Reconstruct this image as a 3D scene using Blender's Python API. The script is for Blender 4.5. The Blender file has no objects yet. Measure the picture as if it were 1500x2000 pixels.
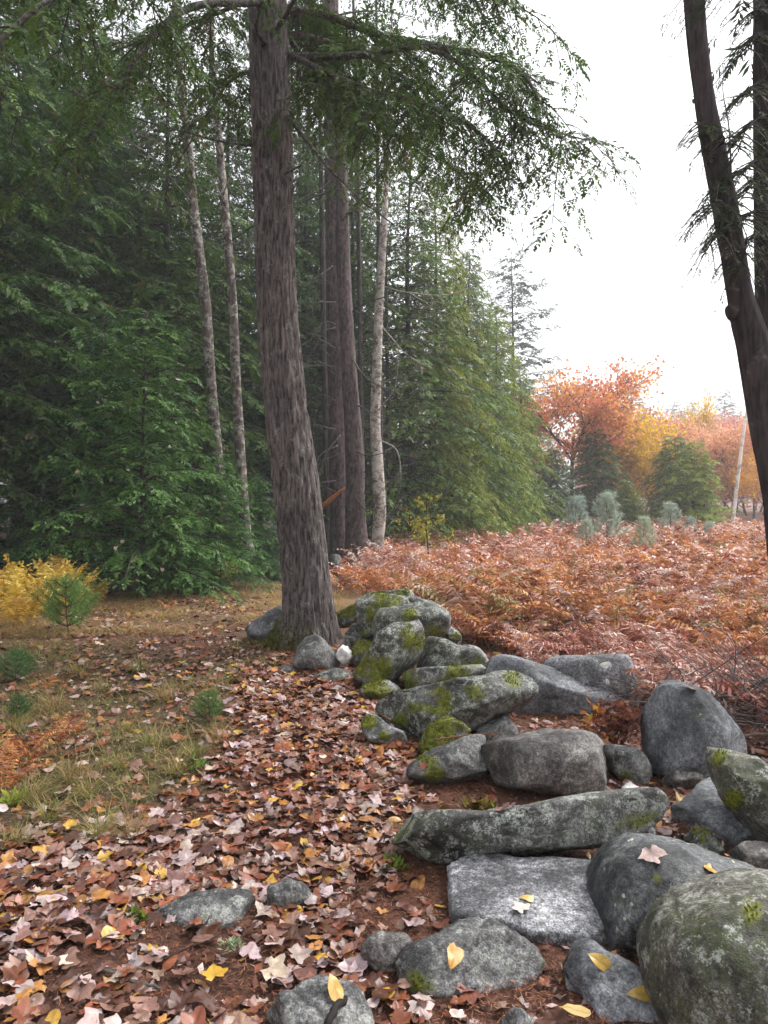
import bpy, math, random
import numpy as np
from mathutils import Vector, noise as mnoise
from mathutils.bvhtree import BVHTree

rs = np.random.default_rng(11)
random.seed(5)
SC = bpy.context.scene
COL = SC.collection

# ------------------------------------------------------------------ camera
F, CX, CY = 1511.0, 750.0, 1000.0
PITCH = math.atan(25.0 / F)
CAMZ = 1.5
cd = bpy.data.cameras.new('camera')
cam = bpy.data.objects.new('camera', cd); COL.objects.link(cam)
cam.location = (0, 0, CAMZ)
cam.rotation_euler = (math.pi / 2 - PITCH, 0, 0)
cd.sensor_fit = 'VERTICAL'; cd.sensor_height = 36.0; cd.lens = 36.0 * F / 2000.0
cd.clip_start = 0.05; cd.clip_end = 1500
SC.camera = cam

# ------------------------------------------------------------------ sky, sun, exposure
SUN_EL, SUN_AZ = math.radians(52), math.radians(62)      # azimuth clockwise from +Y
w = bpy.data.worlds.new('World'); SC.world = w; w.use_nodes = True
nt = w.node_tree; nt.nodes.clear()
sky = nt.nodes.new('ShaderNodeTexSky'); sky.sky_type = 'NISHITA'; sky.sun_disc = False
sky.sun_elevation = SUN_EL; sky.sun_rotation = SUN_AZ
sky.air_density = 1.0; sky.dust_density = 4.0; sky.ozone_density = 1.0
hs = nt.nodes.new('ShaderNodeHueSaturation'); hs.inputs['Saturation'].default_value = 0.12
bg = nt.nodes.new('ShaderNodeBackground'); bg.inputs['Strength'].default_value = 0.15
wo = nt.nodes.new('ShaderNodeOutputWorld')
nt.links.new(sky.outputs[0], hs.inputs['Color']); nt.links.new(hs.outputs[0], bg.inputs[0]); nt.links.new(bg.outputs[0], wo.inputs[0])
sd = bpy.data.lights.new('sun', 'SUN'); sd.energy = 0.8; sd.angle = math.radians(25); sd.color = (1, 0.97, 0.93)
so = bpy.data.objects.new('sun', sd); COL.objects.link(so)
sdir = Vector((math.sin(SUN_AZ) * math.cos(SUN_EL), math.cos(SUN_AZ) * math.cos(SUN_EL), math.sin(SUN_EL)))
so.rotation_euler = (-sdir).to_track_quat('-Z', 'Y').to_euler(); so.location = (20, 10, 40)
vs = SC.view_settings
vs.view_transform = 'Standard'; vs.look = 'None'; vs.gamma = 1.0; vs.exposure = 1.25; vs.use_curve_mapping = False
SC.render.engine = 'CYCLES'
cy = SC.cycles
cy.max_bounces = 5; cy.diffuse_bounces = 2; cy.glossy_bounces = 2; cy.transmission_bounces = 4; cy.volume_bounces = 0; cy.transparent_max_bounces = 4
cy.use_denoising = True; cy.use_adaptive_sampling = True; cy.adaptive_threshold = 0.03
try: cy.denoiser = 'OPENIMAGEDENOISE'
except Exception: pass
cy.caustics_reflective = False; cy.caustics_refractive = False

# ------------------------------------------------------------------ helpers
def ray(px, py):
    a = (px - CX) / F; b = (CY - py) / F
    c, s = math.cos(PITCH), math.sin(PITCH)
    return np.array([a, c + b * s, -s + b * c])
def at(px, py, Y):
    d = ray(px, py); return np.array([0, 0, CAMZ]) + d * (Y / d[1])
def gnd(px, py, z=0.0):
    d = ray(px, py); return np.array([0, 0, CAMZ]) + d * ((z - CAMZ) / d[2])
def to_px(P):
    P = np.atleast_2d(P); c, s = math.cos(PITCH), math.sin(PITCH)
    y = P[:, 1]; z = P[:, 2] - CAMZ
    dep = np.maximum(y * c - z * s, 0.05); up = y * s + z * c
    return CX + F * P[:, 0] / dep, CY - F * up / dep
def unit(v):
    v = np.asarray(v, float); return v / np.maximum(np.linalg.norm(v, axis=-1, keepdims=True), 1e-9)
_tab = np.random.default_rng(3).random((32, 32, 32)) * 2 - 1
def vnoise(P):
    P = np.asarray(P, float); i = np.floor(P).astype(int); f = P - i; f = f * f * (3 - 2 * f)
    o = np.zeros(len(P))
    for dx in (0, 1):
        for dy in (0, 1):
            for dz in (0, 1):
                wgt = (f[:, 0] if dx else 1 - f[:, 0]) * (f[:, 1] if dy else 1 - f[:, 1]) * (f[:, 2] if dz else 1 - f[:, 2])
                o += wgt * _tab[(i[:, 0] + dx) & 31, (i[:, 1] + dy) & 31, (i[:, 2] + dz) & 31]
    return o
def fbm(P, oct=4, g=0.5):
    P = np.asarray(P, float); o = np.zeros(len(P)); a = 1.0
    for k in range(oct):
        o += a * vnoise(P * 2 ** k + 7.3 * k); a *= g
    return o
def gz(x, y):
    x = np.asarray(x, float); y = np.asarray(y, float)
    return 0.018 * np.sin(1.9 * x + 0.5) * np.cos(1.6 * y) + 0.02 * np.sin(0.8 * x - 1.1 * y + 1.0) \
        + 0.07 * np.exp(-((x + 0.76) ** 2 + (y - 7.9) ** 2) / 0.9) + 0.012 * np.sin(4.1 * x + 2.3 * y)
def inside(px, py, poly):
    px = np.asarray(px); py = np.asarray(py); r = np.zeros(px.shape, bool); n = len(poly)
    for i in range(n):
        x1, y1 = poly[i]; x2, y2 = poly[(i + 1) % n]
        if y1 == y2: continue
        c = ((y1 > py) != (y2 > py)) & (px < (x2 - x1) * (py - y1) / (y2 - y1) + x1); r ^= c
    return r

def mk_mesh(name, V, Fs, mat=None, col=None, smooth=False, attrs=None):
    if not isinstance(Fs, (list, tuple)): Fs = [Fs]
    me = bpy.data.meshes.new(name); V = np.asarray(V, np.float32)
    Fs = [np.asarray(f, np.int32) for f in Fs if len(f)]
    me.vertices.add(len(V)); me.vertices.foreach_set('co', V.ravel())
    loops = np.concatenate([f.ravel() for f in Fs]); me.loops.add(len(loops)); me.loops.foreach_set('vertex_index', loops)
    st = []; o = 0
    for f in Fs:
        st.append(o + np.arange(len(f), dtype=np.int32) * f.shape[1]); o += f.size
    st = np.concatenate(st); me.polygons.add(len(st)); me.polygons.foreach_set('loop_start', st)
    if smooth: me.polygons.foreach_set('use_smooth', np.ones(len(st), bool))
    me.update(calc_edges=True)
    if col is not None:
        ca = me.color_attributes.new('Col', 'FLOAT_COLOR', 'POINT')
        c4 = np.ones((len(V), 4), np.float32); c4[:, :3] = np.clip(col, 0, 1); ca.data.foreach_set('color', c4.ravel())
    for k, v in (attrs or {}).items():
        a = me.attributes.new(k, 'FLOAT', 'POINT'); a.data.foreach_set('value', np.asarray(v, np.float32))
    if mat: me.materials.append(mat)
    return me

class MB:
    def __init__(s): s.V = []; s.Q = []; s.T = []; s.C = []; s.n = 0
    def add(s, V, Q=None, T=None, C=None):
        V = np.asarray(V, float).reshape(-1, 3)
        if Q is not None and len(Q): s.Q.append(np.asarray(Q) + s.n)
        if T is not None and len(T): s.T.append(np.asarray(T) + s.n)
        s.V.append(V); s.n += len(V)
        if C is None: C = (0.1, 0.08, 0.07)
        C = np.asarray(C, float); s.C.append(np.broadcast_to(C, (len(V), 3)))
    def mesh(s, name, mat, smooth=False, off=(0, 0, 0)):
        Fs = ([np.concatenate(s.Q)] if s.Q else []) + ([np.concatenate(s.T)] if s.T else [])
        return mk_mesh(name, np.concatenate(s.V) - np.asarray(off), Fs, mat, np.concatenate(s.C), smooth)

def tube(P, R, sides=6, cap=True):
    P = np.asarray(P, float); R = np.broadcast_to(np.asarray(R, float), (len(P),))
    T = unit(np.gradient(P, axis=0)); a = np.array([0, 0, 1.0]) if abs(T[0][2]) < 0.9 else np.array([1.0, 0, 0])
    u = unit(np.cross(T[0], a)); V = []
    th = np.arange(sides) * 2 * math.pi / sides
    for i in range(len(P)):
        u = unit(u - T[i] * np.dot(u, T[i])); v = np.cross(T[i], u)
        V.append(P[i] + R[i] * (np.cos(th)[:, None] * u + np.sin(th)[:, None] * v))
    V = np.concatenate(V); n = len(P); i = np.arange(n - 1)[:, None] * sides; j = np.arange(sides)[None]; k = (j + 1) % sides
    Q = np.stack([i + j, i + k, i + sides + k, i + sides + j], -1).reshape(-1, 4)
    if cap and sides >= 4:
        V = np.concatenate([V, P[:1], P[-1:]]); m = n * sides
        T3 = np.concatenate([np.stack([np.full(sides, m), k[0], j[0]], -1), np.stack([np.full(sides, m + 1), (n - 1) * sides + j[0], (n - 1) * sides + k[0]], -1)])
        return V, Q, T3
    return V, Q, np.zeros((0, 3), int)

def smooth_path(pts, n):
    pts = np.asarray(pts, float); d = np.concatenate([[0], np.cumsum(np.linalg.norm(np.diff(pts[:, :3], axis=0), axis=1))])
    P = np.concatenate([[2 * pts[0] - pts[1]], pts, [2 * pts[-1] - pts[-2]]]); out = []
    for t in np.linspace(0, d[-1], n):
        i = min(np.searchsorted(d, t, 'right') - 1, len(pts) - 2); u = (t - d[i]) / max(d[i + 1] - d[i], 1e-9)
        a, b, c, e = P[i:i + 4]
        out.append(0.5 * (2 * b + (c - a) * u + (2 * a - 5 * b + 4 * c - e) * u * u + (3 * b - a - 3 * c + e) * u ** 3))
    return np.array(out)

def tag(o, label=None, cat=None, group=None, kind=None):
    if label: o['label'] = label
    if cat: o['category'] = cat
    if group: o['group'] = group
    if kind: o['kind'] = kind
    return o
def link(name, me, parent=None, loc=None):
    o = bpy.data.objects.new(name, me); COL.objects.link(o)
    if parent: o.parent = parent
    if loc is not None: o.location = loc
    return o
def thing(name, label, cat, loc, group=None):
    o = link(name, None, loc=[float(c) for c in loc]); o.empty_display_size = 0.2
    return tag(o, label, cat, group)
def copy_tree(o, parent=None):
    c = o.copy(); COL.objects.link(c); c.parent = parent
    for ch in list(o.children): copy_tree(ch, c)
    return c
def tint(o, c):
    for x in [o] + list(o.children_recursive):
        if x.type == 'MESH' and x.get('tintable'): x.color = (*c, 1)

# ------------------------------------------------------------------ materials
def nodes(name):
    m = bpy.data.materials.new(name); m.use_nodes = True; n = m.node_tree; n.nodes.clear()
    out = n.nodes.new('ShaderNodeOutputMaterial'); return m, n, out
def N(n, t, **kw):
    x = n.nodes.new(t)
    for k, v in kw.items():
        if k.startswith('_'): setattr(x, k[1:], v)
        else: x.inputs[k.replace('0', ' ')].default_value = v
    return x
def mixc(n, blend, fac, a, b):
    x = n.nodes.new('ShaderNodeMix'); x.data_type = 'RGBA'; x.blend_type = blend
    for s, v in ((0, fac), (6, a), (7, b)):
        if hasattr(v, 'is_output'): n.links.new(v, x.inputs[s])
        else: x.inputs[s].default_value = v if s == 0 else (*v, 1)
    return x.outputs[2]
def ramp(n, src, stops):
    r = n.nodes.new('ShaderNodeValToRGB'); n.links.new(src, r.inputs[0]); e = r.color_ramp.elements
    while len(e) < len(stops): e.new(0.5)
    for el, (p, c) in zip(e, stops):
        el.position = p; el.color = (*c, 1) if not np.isscalar(c) else (c, c, c, 1)
    return r.outputs[0]
def noise_tex(n, scale, detail=4, rough=0.55, vec=None):
    x = N(n, 'ShaderNodeTexNoise', Scale=scale, Detail=detail, Roughness=rough)
    if vec is not None: n.links.new(vec, x.inputs['Vector'])
    return x.outputs['Fac']

def leaf_mat(name, trans=0.35, rough=0.5, spec=0.3, var=0.25, scale=3.0):
    m, n, out = nodes(name)
    at_ = N(n, 'ShaderNodeAttribute', _attribute_name='Col'); oi = N(n, 'ShaderNodeObjectInfo')
    c = mixc(n, 'MULTIPLY', 1.0, at_.outputs['Color'], oi.outputs['Color'])
    tc = N(n, 'ShaderNodeTexCoord')
    nz = noise_tex(n, scale, 3, 0.6, tc.outputs['Object'])
    c = mixc(n, 'MULTIPLY', 1.0, c, ramp(n, nz, [(0.3, 1 - var), (0.7, 1.0 + var)]))
    p = N(n, 'ShaderNodeBsdfPrincipled', Roughness=rough); p.inputs['Specular IOR Level'].default_value = spec
    n.links.new(c, p.inputs['Base Color'])
    if trans > 0:
        t = N(n, 'ShaderNodeBsdfTranslucent'); n.links.new(c, t.inputs[0]); mx = N(n, 'ShaderNodeMixShader'); mx.inputs[0].default_value = trans
        n.links.new(p.outputs[0], mx.inputs[1]); n.links.new(t.outputs[0], mx.inputs[2]); n.links.new(mx.outputs[0], out.inputs[0])
    else: n.links.new(p.outputs[0], out.inputs[0])
    return m
M_NEEDLE = leaf_mat('needle_foliage', 0.3, 0.55, 0.3, 0.3, 1.2)
M_BROAD = leaf_mat('broadleaf_foliage', 0.5, 0.5, 0.25, 0.2, 1.0)
M_FERN = leaf_mat('fern_foliage', 0.25, 0.55, 0.35, 0.25, 2.0)
M_LITTER = leaf_mat('fallen_leaf', 0.0, 0.36, 0.5, 0.35, 38.0)
M_GRASS = leaf_mat('grass_blades', 0.25, 0.6, 0.2, 0.15, 3.0)
M_DUFF = leaf_mat('needle_litter', 0.0, 0.6, 0.3, 0.2, 20.0)
M_MOSS = leaf_mat('moss', 0.2, 0.8, 0.1, 0.35, 25.0)
M_TWIG = leaf_mat('twig_bark', 0.0, 0.75, 0.2, 0.3, 30.0)

def bark_mat(name, dark, light, lichen, lich_amt, sx=22, sz=3.0, bump=0.6, lsc=9.0):
    m, n, out = nodes(name)
    tc = N(n, 'ShaderNodeTexCoord'); mp = N(n, 'ShaderNodeMapping'); mp.inputs['Scale'].default_value = (sx, sx, sz)
    n.links.new(tc.outputs['Object'], mp.inputs[0])
    nz = noise_tex(n, 1.0, 6, 0.65, mp.outputs[0])
    c = ramp(n, nz, [(0.38, dark), (0.53, light), (0.72, tuple(min(1, x * 1.5) for x in light))])
    l1 = noise_tex(n, lsc, 5, 0.7, tc.outputs['Object'])
    lm = ramp(n, l1, [(1 - lich_amt - 0.06, 0.0), (1 - lich_amt + 0.04, 1.0)])
    l2 = noise_tex(n, 60, 3, 0.6, tc.outputs['Object'])
    lm = mixc(n, 'MULTIPLY', 1.0, lm, ramp(n, l2, [(0.35, 0.15), (0.6, 1.0)]))
    c = mixc(n, 'MIX', lm, c, lichen)
    big = noise_tex(n, 1.1, 3, 0.5, tc.outputs['Object'])
    c = mixc(n, 'MULTIPLY', 1.0, c, ramp(n, big, [(0.3, 0.72), (0.7, 1.2)]))
    b = N(n, 'ShaderNodeBump', Strength=bump, Distance=0.02); n.links.new(nz, b.inputs['Height'])
    p = N(n, 'ShaderNodeBsdfPrincipled', Roughness=0.78); p.inputs['Specular IOR Level'].default_value = 0.25
    n.links.new(c, p.inputs['Base Color']); n.links.new(b.outputs[0], p.inputs['Normal']); n.links.new(p.outputs[0], out.inputs[0])
    return m
B_BIG = bark_mat('hemlock_bark', (0.036, 0.029, 0.028), (0.158, 0.132, 0.124), (0.31, 0.31, 0.27), 0.38, 40, 7.0, 1.0, 9)
B_PINE = bark_mat('pine_bark', (0.04, 0.028, 0.028), (0.115, 0.084, 0.082), (0.2, 0.19, 0.17), 0.36, 18, 7)
B_PALE = bark_mat('lichened_bark', (0.04, 0.03, 0.026), (0.11, 0.085, 0.075), (0.40, 0.40, 0.35), 0.455, 14, 5, 0.5, 9)
B_BIRCH = bark_mat('birch_bark', (0.10, 0.075, 0.065), (0.24, 0.19, 0.165), (0.6, 0.58, 0.53), 0.50, 6, 22, 0.4, 7)
B_DARK = bark_mat('dark_bark', (0.02, 0.017, 0.016), (0.06, 0.048, 0.045), (0.12, 0.13, 0.09), 0.34, 20, 5)
B_RIGHT = bark_mat('smooth_dark_bark', (0.025, 0.019, 0.022), (0.062, 0.046, 0.048), (0.16, 0.17, 0.12), 0.34, 30, 6, 0.6, 6)
B_LIMB = bark_mat('limb_bark', (0.03, 0.025, 0.022), (0.09, 0.075, 0.068), (0.26, 0.27, 0.22), 0.42, 30, 30, 0.4, 20)

def rock_mat(name, dark, light, speck=0.6, lichen=0.4, spots=0.0, green=0.0):
    m, n, out = nodes(name)
    tc = N(n, 'ShaderNodeTexCoord'); v = tc.outputs['Object']
    big = noise_tex(n, 3.2, 5, 0.6, v); c = ramp(n, big, [(0.36, dark), (0.62, light)])
    st = noise_tex(n, 2.3, 6, 0.68, v); c = mixc(n, 'MULTIPLY', 1.0, c, ramp(n, st, [(0.42, 0.5), (0.5, 1.0), (0.62, 1.05), (0.68, 1.35)]))
    sp = noise_tex(n, 150, 2, 0.7, v)
    c = mixc(n, 'MULTIPLY', speck * 0.6, c, ramp(n, sp, [(0.38, 0.12), (0.5, 0.95), (0.62, 2.2)]))
    sp2 = noise_tex(n, 52, 3, 0.7, v)
    c = mixc(n, 'MULTIPLY', min(1, speck * 1.1), c, ramp(n, sp2, [(0.36, 0.35), (0.5, .95), (0.64, 1.7)]))
    sp3 = noise_tex(n, 20, 5, 0.75, v); c = mixc(n, 'MULTIPLY', min(1, speck), c, ramp(n, sp3, [(0.36, 0.55), (0.5, 1.0), (0.66, 1.4)]))
    if green > 0:
        g = noise_tex(n, 5.5, 5, 0.65, v); gm = ramp(n, g, [(0.62 - green * 0.35, 0.0), (0.74 - green * 0.25, 1.0)])
        g2 = noise_tex(n, 38, 4, 0.7, v); gm = mixc(n, 'MULTIPLY', 1.0, gm, ramp(n, g2, [(0.4, 0.0), (0.58, 0.9)]))
        c = mixc(n, 'MIX', gm, c, (0.05, 0.062, 0.018))
    if lichen > 0:
        l = noise_tex(n, 17, 6, 0.75, v); lm = ramp(n, l, [(0.66 - lichen * 0.2, 0.0), (0.69 - lichen * 0.2, 0.85)])
        l2 = noise_tex(n, 85, 3, 0.7, v); lm = mixc(n, 'MULTIPLY', 1.0, lm, ramp(n, l2, [(0.4, 0.0), (0.56, 1.0)]))
        c = mixc(n, 'MIX', lm, c, (0.36, 0.38, 0.34))
    if spots > 0:
        vo = N(n, 'ShaderNodeTexVoronoi', Scale=26.0); n.links.new(v, vo.inputs['Vector'])
        wn = noise_tex(n, 4.0, 3, 0.6, v)
        sm = ramp(n, vo.outputs['Distance'], [(0.0, 1.0), (0.16, 1.0), (0.22, 0.0)])
        sm = mixc(n, 'MULTIPLY', 1.0, sm, ramp(n, wn, [(0.62 - spots * 0.2, 0.0), (0.68 - spots * 0.2, 1.0)]))
        c = mixc(n, 'MIX', sm, c, (0.5, 0.52, 0.36))
    ma = N(n, 'ShaderNodeAttribute', _attribute_name='moss')
    mn = noise_tex(n, 30, 4, 0.7, v); mcol = ramp(n, mn, [(0.3, (0.045, 0.055, 0.008)), (0.5, (0.12, 0.14, 0.012)), (0.7, (0.26, 0.25, 0.02))])
    c = mixc(n, 'MIX', ma.outputs['Fac'], c, mcol)
    h = mixc(n, 'MIX', 0.5, sp, sp2); b = N(n, 'ShaderNodeBump', Strength=0.55, Distance=0.012); n.links.new(h, b.inputs['Height'])
    p = N(n, 'ShaderNodeBsdfPrincipled', Roughness=0.62); p.inputs['Specular IOR Level'].default_value = 0.4
    n.links.new(c, p.inputs['Base Color']); n.links.new(b.outputs[0], p.inputs['Normal']); n.links.new(p.outputs[0], out.inputs[0])
    return m
R_DARK = rock_mat('dark_lichened_granite', (0.045, 0.043, 0.04), (0.165, 0.162, 0.155), 0.75, 0.75, 0.0, 0.45)
R_MID = rock_mat('grey_granite', (0.075, 0.073, 0.072), (0.215, 0.213, 0.21), 0.7, 0.5, 0.0, 0.22)
R_SMOOTH = rock_mat('smooth_blue_grey_granite', (0.10, 0.104, 0.112), (0.24, 0.248, 0.268), 0.55, 0.2, 0.0, 0.12)
R_BROWN = rock_mat('brownish_granite', (0.075, 0.06, 0.055), (0.25, 0.235, 0.22), 0.65, 0.25, 0.0, 0.15)
R_PALE = rock_mat('pale_speckled_granite', (0.14, 0.14, 0.148), (0.29, 0.29, 0.305), 0.8, 0.3)
R_SPOT = rock_mat('spotted_dark_granite', (0.032, 0.035, 0.037), (0.16, 0.162, 0.168), 0.65, 0.15, 0.6, 0.2)
R_GREEN = rock_mat('green_stained_granite', (0.075, 0.068, 0.055), (0.22, 0.21, 0.19), 0.85, 0.55, 0.0, 0.65)
R_WHITE = rock_mat('white_quartz', (0.8, 0.78, 0.76), (0.92, 0.9, 0.88), 0.1, 0.0)
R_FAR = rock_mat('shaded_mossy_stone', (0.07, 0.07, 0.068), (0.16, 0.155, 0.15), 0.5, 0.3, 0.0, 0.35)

# ------------------------------------------------------------------ ground
def ground():
    xs = np.concatenate([np.linspace(-180, -20, 17)[:-1], np.linspace(-20, -6, 29)[:-1], np.arange(-6, 8, 0.1), np.linspace(8, 30, 45), np.linspace(30, 200, 18)[1:]])
    ys = np.concatenate([np.linspace(-18, 0.6, 12)[:-1], np.arange(0.6, 14, 0.1), np.linspace(14, 40, 53), np.linspace(40, 260, 23)[1:]])
    X, Y = np.meshgrid(xs, ys); x = X.ravel(); y = Y.ravel()
    z = gz(x, y) * np.clip((45 - np.abs(y)) / 10, 0, 1)
    near = (np.abs(x - 1) < 7) & (y < 14)
    z = z + np.where(near, 0.008 * fbm(np.stack([x * 6, y * 6, 0 * x], -1), 3), 0)
    px, py = to_px(np.stack([x, y, z], -1))
    n1 = fbm(np.stack([x * 1.3, y * 1.3, 0 * x + 4], -1), 4)
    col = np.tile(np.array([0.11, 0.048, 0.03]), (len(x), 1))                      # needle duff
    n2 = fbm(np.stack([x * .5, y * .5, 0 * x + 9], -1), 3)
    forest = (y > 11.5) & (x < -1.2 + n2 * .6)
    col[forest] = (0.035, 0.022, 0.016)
    field = (x > 0.3 + n1 * .25) & (y > 6.5)
    col[field] = (0.2, 0.085, 0.045)
    straw = (y > 8.6 + n1 * .5) & (y < 12.3 + n1 * .6) & (x < 1.0) & (x > -6)
    col[straw] = np.array([0.15, 0.085, 0.045]) + np.clip(n1[straw] * .5 + .2, 0, 1)[:, None] * np.array([.13, .10, .05])
    grassy = (x < -1.05 + n1 * .35) & (y > 3.3) & (y < 7.6 + n1 * .4)
    col[grassy] = col[grassy] * .3 + np.array([0.10, 0.075, 0.035]) * .7
    col *= (1 + 0.25 * n1)[:, None]
    nx = len(xs); i = (np.arange(len(ys) - 1)[:, None] * nx + np.arange(nx - 1)[None]).ravel()
    Q = np.stack([i, i + 1, i + nx + 1, i + nx], -1)
    m, n, out = nodes('forest_floor')
    a = N(n, 'ShaderNodeAttribute', _attribute_name='Col'); tc = N(n, 'ShaderNodeTexCoord')
    f = noise_tex(n, 70, 5, 0.75, tc.outputs['Object']); g = noise_tex(n, 14, 5, 0.7, tc.outputs['Object'])
    c = mixc(n, 'MULTIPLY', 1.0, a.outputs['Color'], ramp(n, f, [(0.32, 0.35), (0.5, 0.95), (0.68, 1.9)]))
    c = mixc(n, 'MULTIPLY', 1.0, c, ramp(n, g, [(0.35, 0.7), (0.65, 1.3)]))
    b = N(n, 'ShaderNodeBump', Strength=0.9, Distance=0.02); n.links.new(f, b.inputs['Height'])
    p = N(n, 'ShaderNodeBsdfPrincipled', Roughness=0.8); p.inputs['Specular IOR Level'].default_value = 0.25
    n.links.new(c, p.inputs['Base Color']); n.links.new(b.outputs[0], p.inputs['Normal']); n.links.new(p.outputs[0], out.inputs[0])
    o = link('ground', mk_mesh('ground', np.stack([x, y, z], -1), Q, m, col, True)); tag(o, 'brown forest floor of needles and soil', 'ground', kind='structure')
ground()

# ------------------------------------------------------------------ rocks
import bmesh
_ico = {}
def ico(sub):
    if sub not in _ico:
        bm = bmesh.new(); bmesh.ops.create_icosphere(bm, subdivisions=sub, radius=1.0)
        _ico[sub] = (np.array([v.co[:] for v in bm.verts]), np.array([[v.index for v in f.verts] for f in bm.faces])); bm.free()
    return _ico[sub]
ROCKS_V, ROCKS_T, _rn = [], [], [0]
MOSS_BLADES = 9000
def rock(label, out_px, Y, nrm=(0, -1, 0.12), T=0.2, mat=R_MID, p=2.6, amp=0.035, cuts=3, moss=(), sub=5, seed=0, z=None, name='boulder', cat='boulder', group=None, fr=3.0, push=0.0, strata=0.0, seat=True):
    r = np.random.default_rng(seed + 100); nrm = unit(np.array(nrm, float))
    o = np.array(out_px, float); c = o.mean(0)
    if z is None:
        Yb = gnd(c[0], o[:, 1].max(), -.02)[1]
        if seat and Yb < Y and nrm[2] < .45 and o[:, 1].max() < 1800: Y = Yb + .25 * (Y - Yb)
    C = at(c[0], c[1], Y) if z is None else gnd(c[0], c[1], z)
    u = unit(np.array([1, 0, 0]) - nrm * nrm[0]); v = np.cross(nrm, u)
    P = []
    for q in o:
        d = ray(*q); t = np.dot(C - np.array([0, 0, CAMZ]), nrm) / np.dot(d, nrm); P.append(np.array([0, 0, CAMZ]) + d * t)
    P = np.array(P); a = (P - C) @ u; b = (P - C) @ v
    ab = np.stack([a, b], -1); ab = smooth_path(np.concatenate([ab, ab[:1]]), 120)[:-1]
    th = np.arctan2(ab[:, 1], ab[:, 0]); rr = np.hypot(ab[:, 0], ab[:, 1]); s = np.argsort(th)
    S, T3 = ico(sub)
    cuts = cuts + (6 if name == 'wall_stone' else 4); amp = amp * 1.8; gp = [(unit(r.normal(size=3)), r.uniform(-.3, .3)) for _ in range(3 if name == 'wall_stone' else 2)]
    rho = np.hypot(S[:, 0], S[:, 1]); ang = np.arctan2(S[:, 1], S[:, 0])
    R = np.interp(ang, th[s], rr[s], period=2 * math.pi)
    p = p + (1.0 if name == 'wall_stone' else .35); k = (rho ** p + np.abs(S[:, 2]) ** p) ** (-1 / p)
    W = (R * rho * k)[:, None] * (np.cos(ang)[:, None] * u + np.sin(ang)[:, None] * v) + (T * S[:, 2] * k)[:, None] * nrm
    size = rr.mean()
    dirs = unit(W)
    for i in range(cuts):
        cn = unit(r.normal(size=3) + np.array([0, -0.4, 0.35])); dd = W @ cn; lim = dd.max() - min(dd.max() * r.uniform(.05, .26), r.uniform(.2, .85 if name == 'wall_stone' else .6) * min(T, ab[:, 1].max() - ab[:, 1].min()))
        over = np.maximum(dd - lim, 0); W = W - over[:, None] * cn * 0.97
    f1 = fbm(W / size * fr * 0.5 + seed * 3.1, 5, 0.52)
    W = W + dirs * (amp * size * 1.0 * f1)[:, None]
    rid = np.abs(fbm(W / size * fr * 1.6 + seed, 4, 0.6)); W = W - dirs * (amp * size * 0.55 * np.maximum(0.22 - rid, 0) * 4 * 0.8)[:, None]
    W = W + dirs * (0.0055 * fbm(W * 26 + seed, 4, .65))[:, None]
    for gn, gd in gp:
        dd = np.abs(W @ gn - gd * size + .03 * size * fbm(W / size * 3 + seed, 3)) / .009; W = W - dirs * (.011 * np.exp(-dd * dd) * np.clip(.5 + 1.6 * vnoise(W / size * 1.7 + seed + 9), 0, 1))[:, None]
    if strata: W = W + dirs * (strata * size * np.sin((W @ unit(nrm * .3 + np.array([0.1, 0, 1.0]))) / size * 16 + 3 * vnoise(W / size * 2)))[:, None]
    W = W + nrm * push
    Wd = W + C
    ms = np.zeros(len(W))
    if moss:
        px, py = to_px(Wd); nz = fbm(Wd * 9 + 5, 4, .6); nz2 = fbm(Wd * 40 + 2, 2, .6)
        for (mx, my, mr) in moss:
            d = np.hypot(px - mx, py - my) / mr; ms = np.maximum(ms, np.clip((0.95 - d + 0.75 * nz + 0.3 * nz2 + .35 * (dirs[:, 2] - .3)) * 2.6, 0, 1))
        Wd = Wd + dirs * (0.006 * ms * (0.6 + nz2))[:, None]
    base = np.array([C[0], C[1], 0.0])
    ob = link(name, mk_mesh(name, Wd - base, T3, mat, smooth=True, attrs={'moss': ms}), loc=base); tag(ob, label, cat, group)
    ROCKS_V.append(Wd); ROCKS_T.append(T3 + _rn[0]); _rn[0] += len(Wd)
    if moss and ms.max() > .5:
        tv = Wd[T3]; mm = ms[T3].mean(1); cr = np.cross(tv[:, 1] - tv[:, 0], tv[:, 2] - tv[:, 0]); ar = np.linalg.norm(cr, axis=1) / 2; fn = unit(cr)
        wgt = ar * (mm > .45) * (fn[:, 2] > -0.5); n = int(min(6000, wgt.sum() * MOSS_BLADES))
        if n > 20:
            id_ = r.choice(len(tv), n, p=wgt / wgt.sum()); bb = r.dirichlet((1, 1, 1), n)
            B = (tv[id_] * bb[:, :, None]).sum(1); nn = unit(fn[id_] + r.normal(size=(n, 3)) * .45 + np.array([0, 0, .3])); L = r.uniform(.006, .017, n)[:, None]
            sd_ = unit(np.cross(nn, r.normal(size=(n, 3)))) * .0042
            V = np.stack([B - sd_ - nn * .002, B + sd_ - nn * .002, B + nn * L], 1).reshape(-1, 3)
            h = r.random(n)[:, None]; cc = np.array([0.05, 0.065, 0.008]) * (1 - h) + np.array([0.3, 0.3, 0.025]) * h; cc = np.repeat(cc, 3, 0); cc[::3] *= .7
            mo = link('moss', mk_mesh('moss', V - base, np.arange(3 * n).reshape(-1, 3), M_MOSS, cc), ob); mo['kind'] = 'stuff'
    return ob

WALL = None
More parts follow.
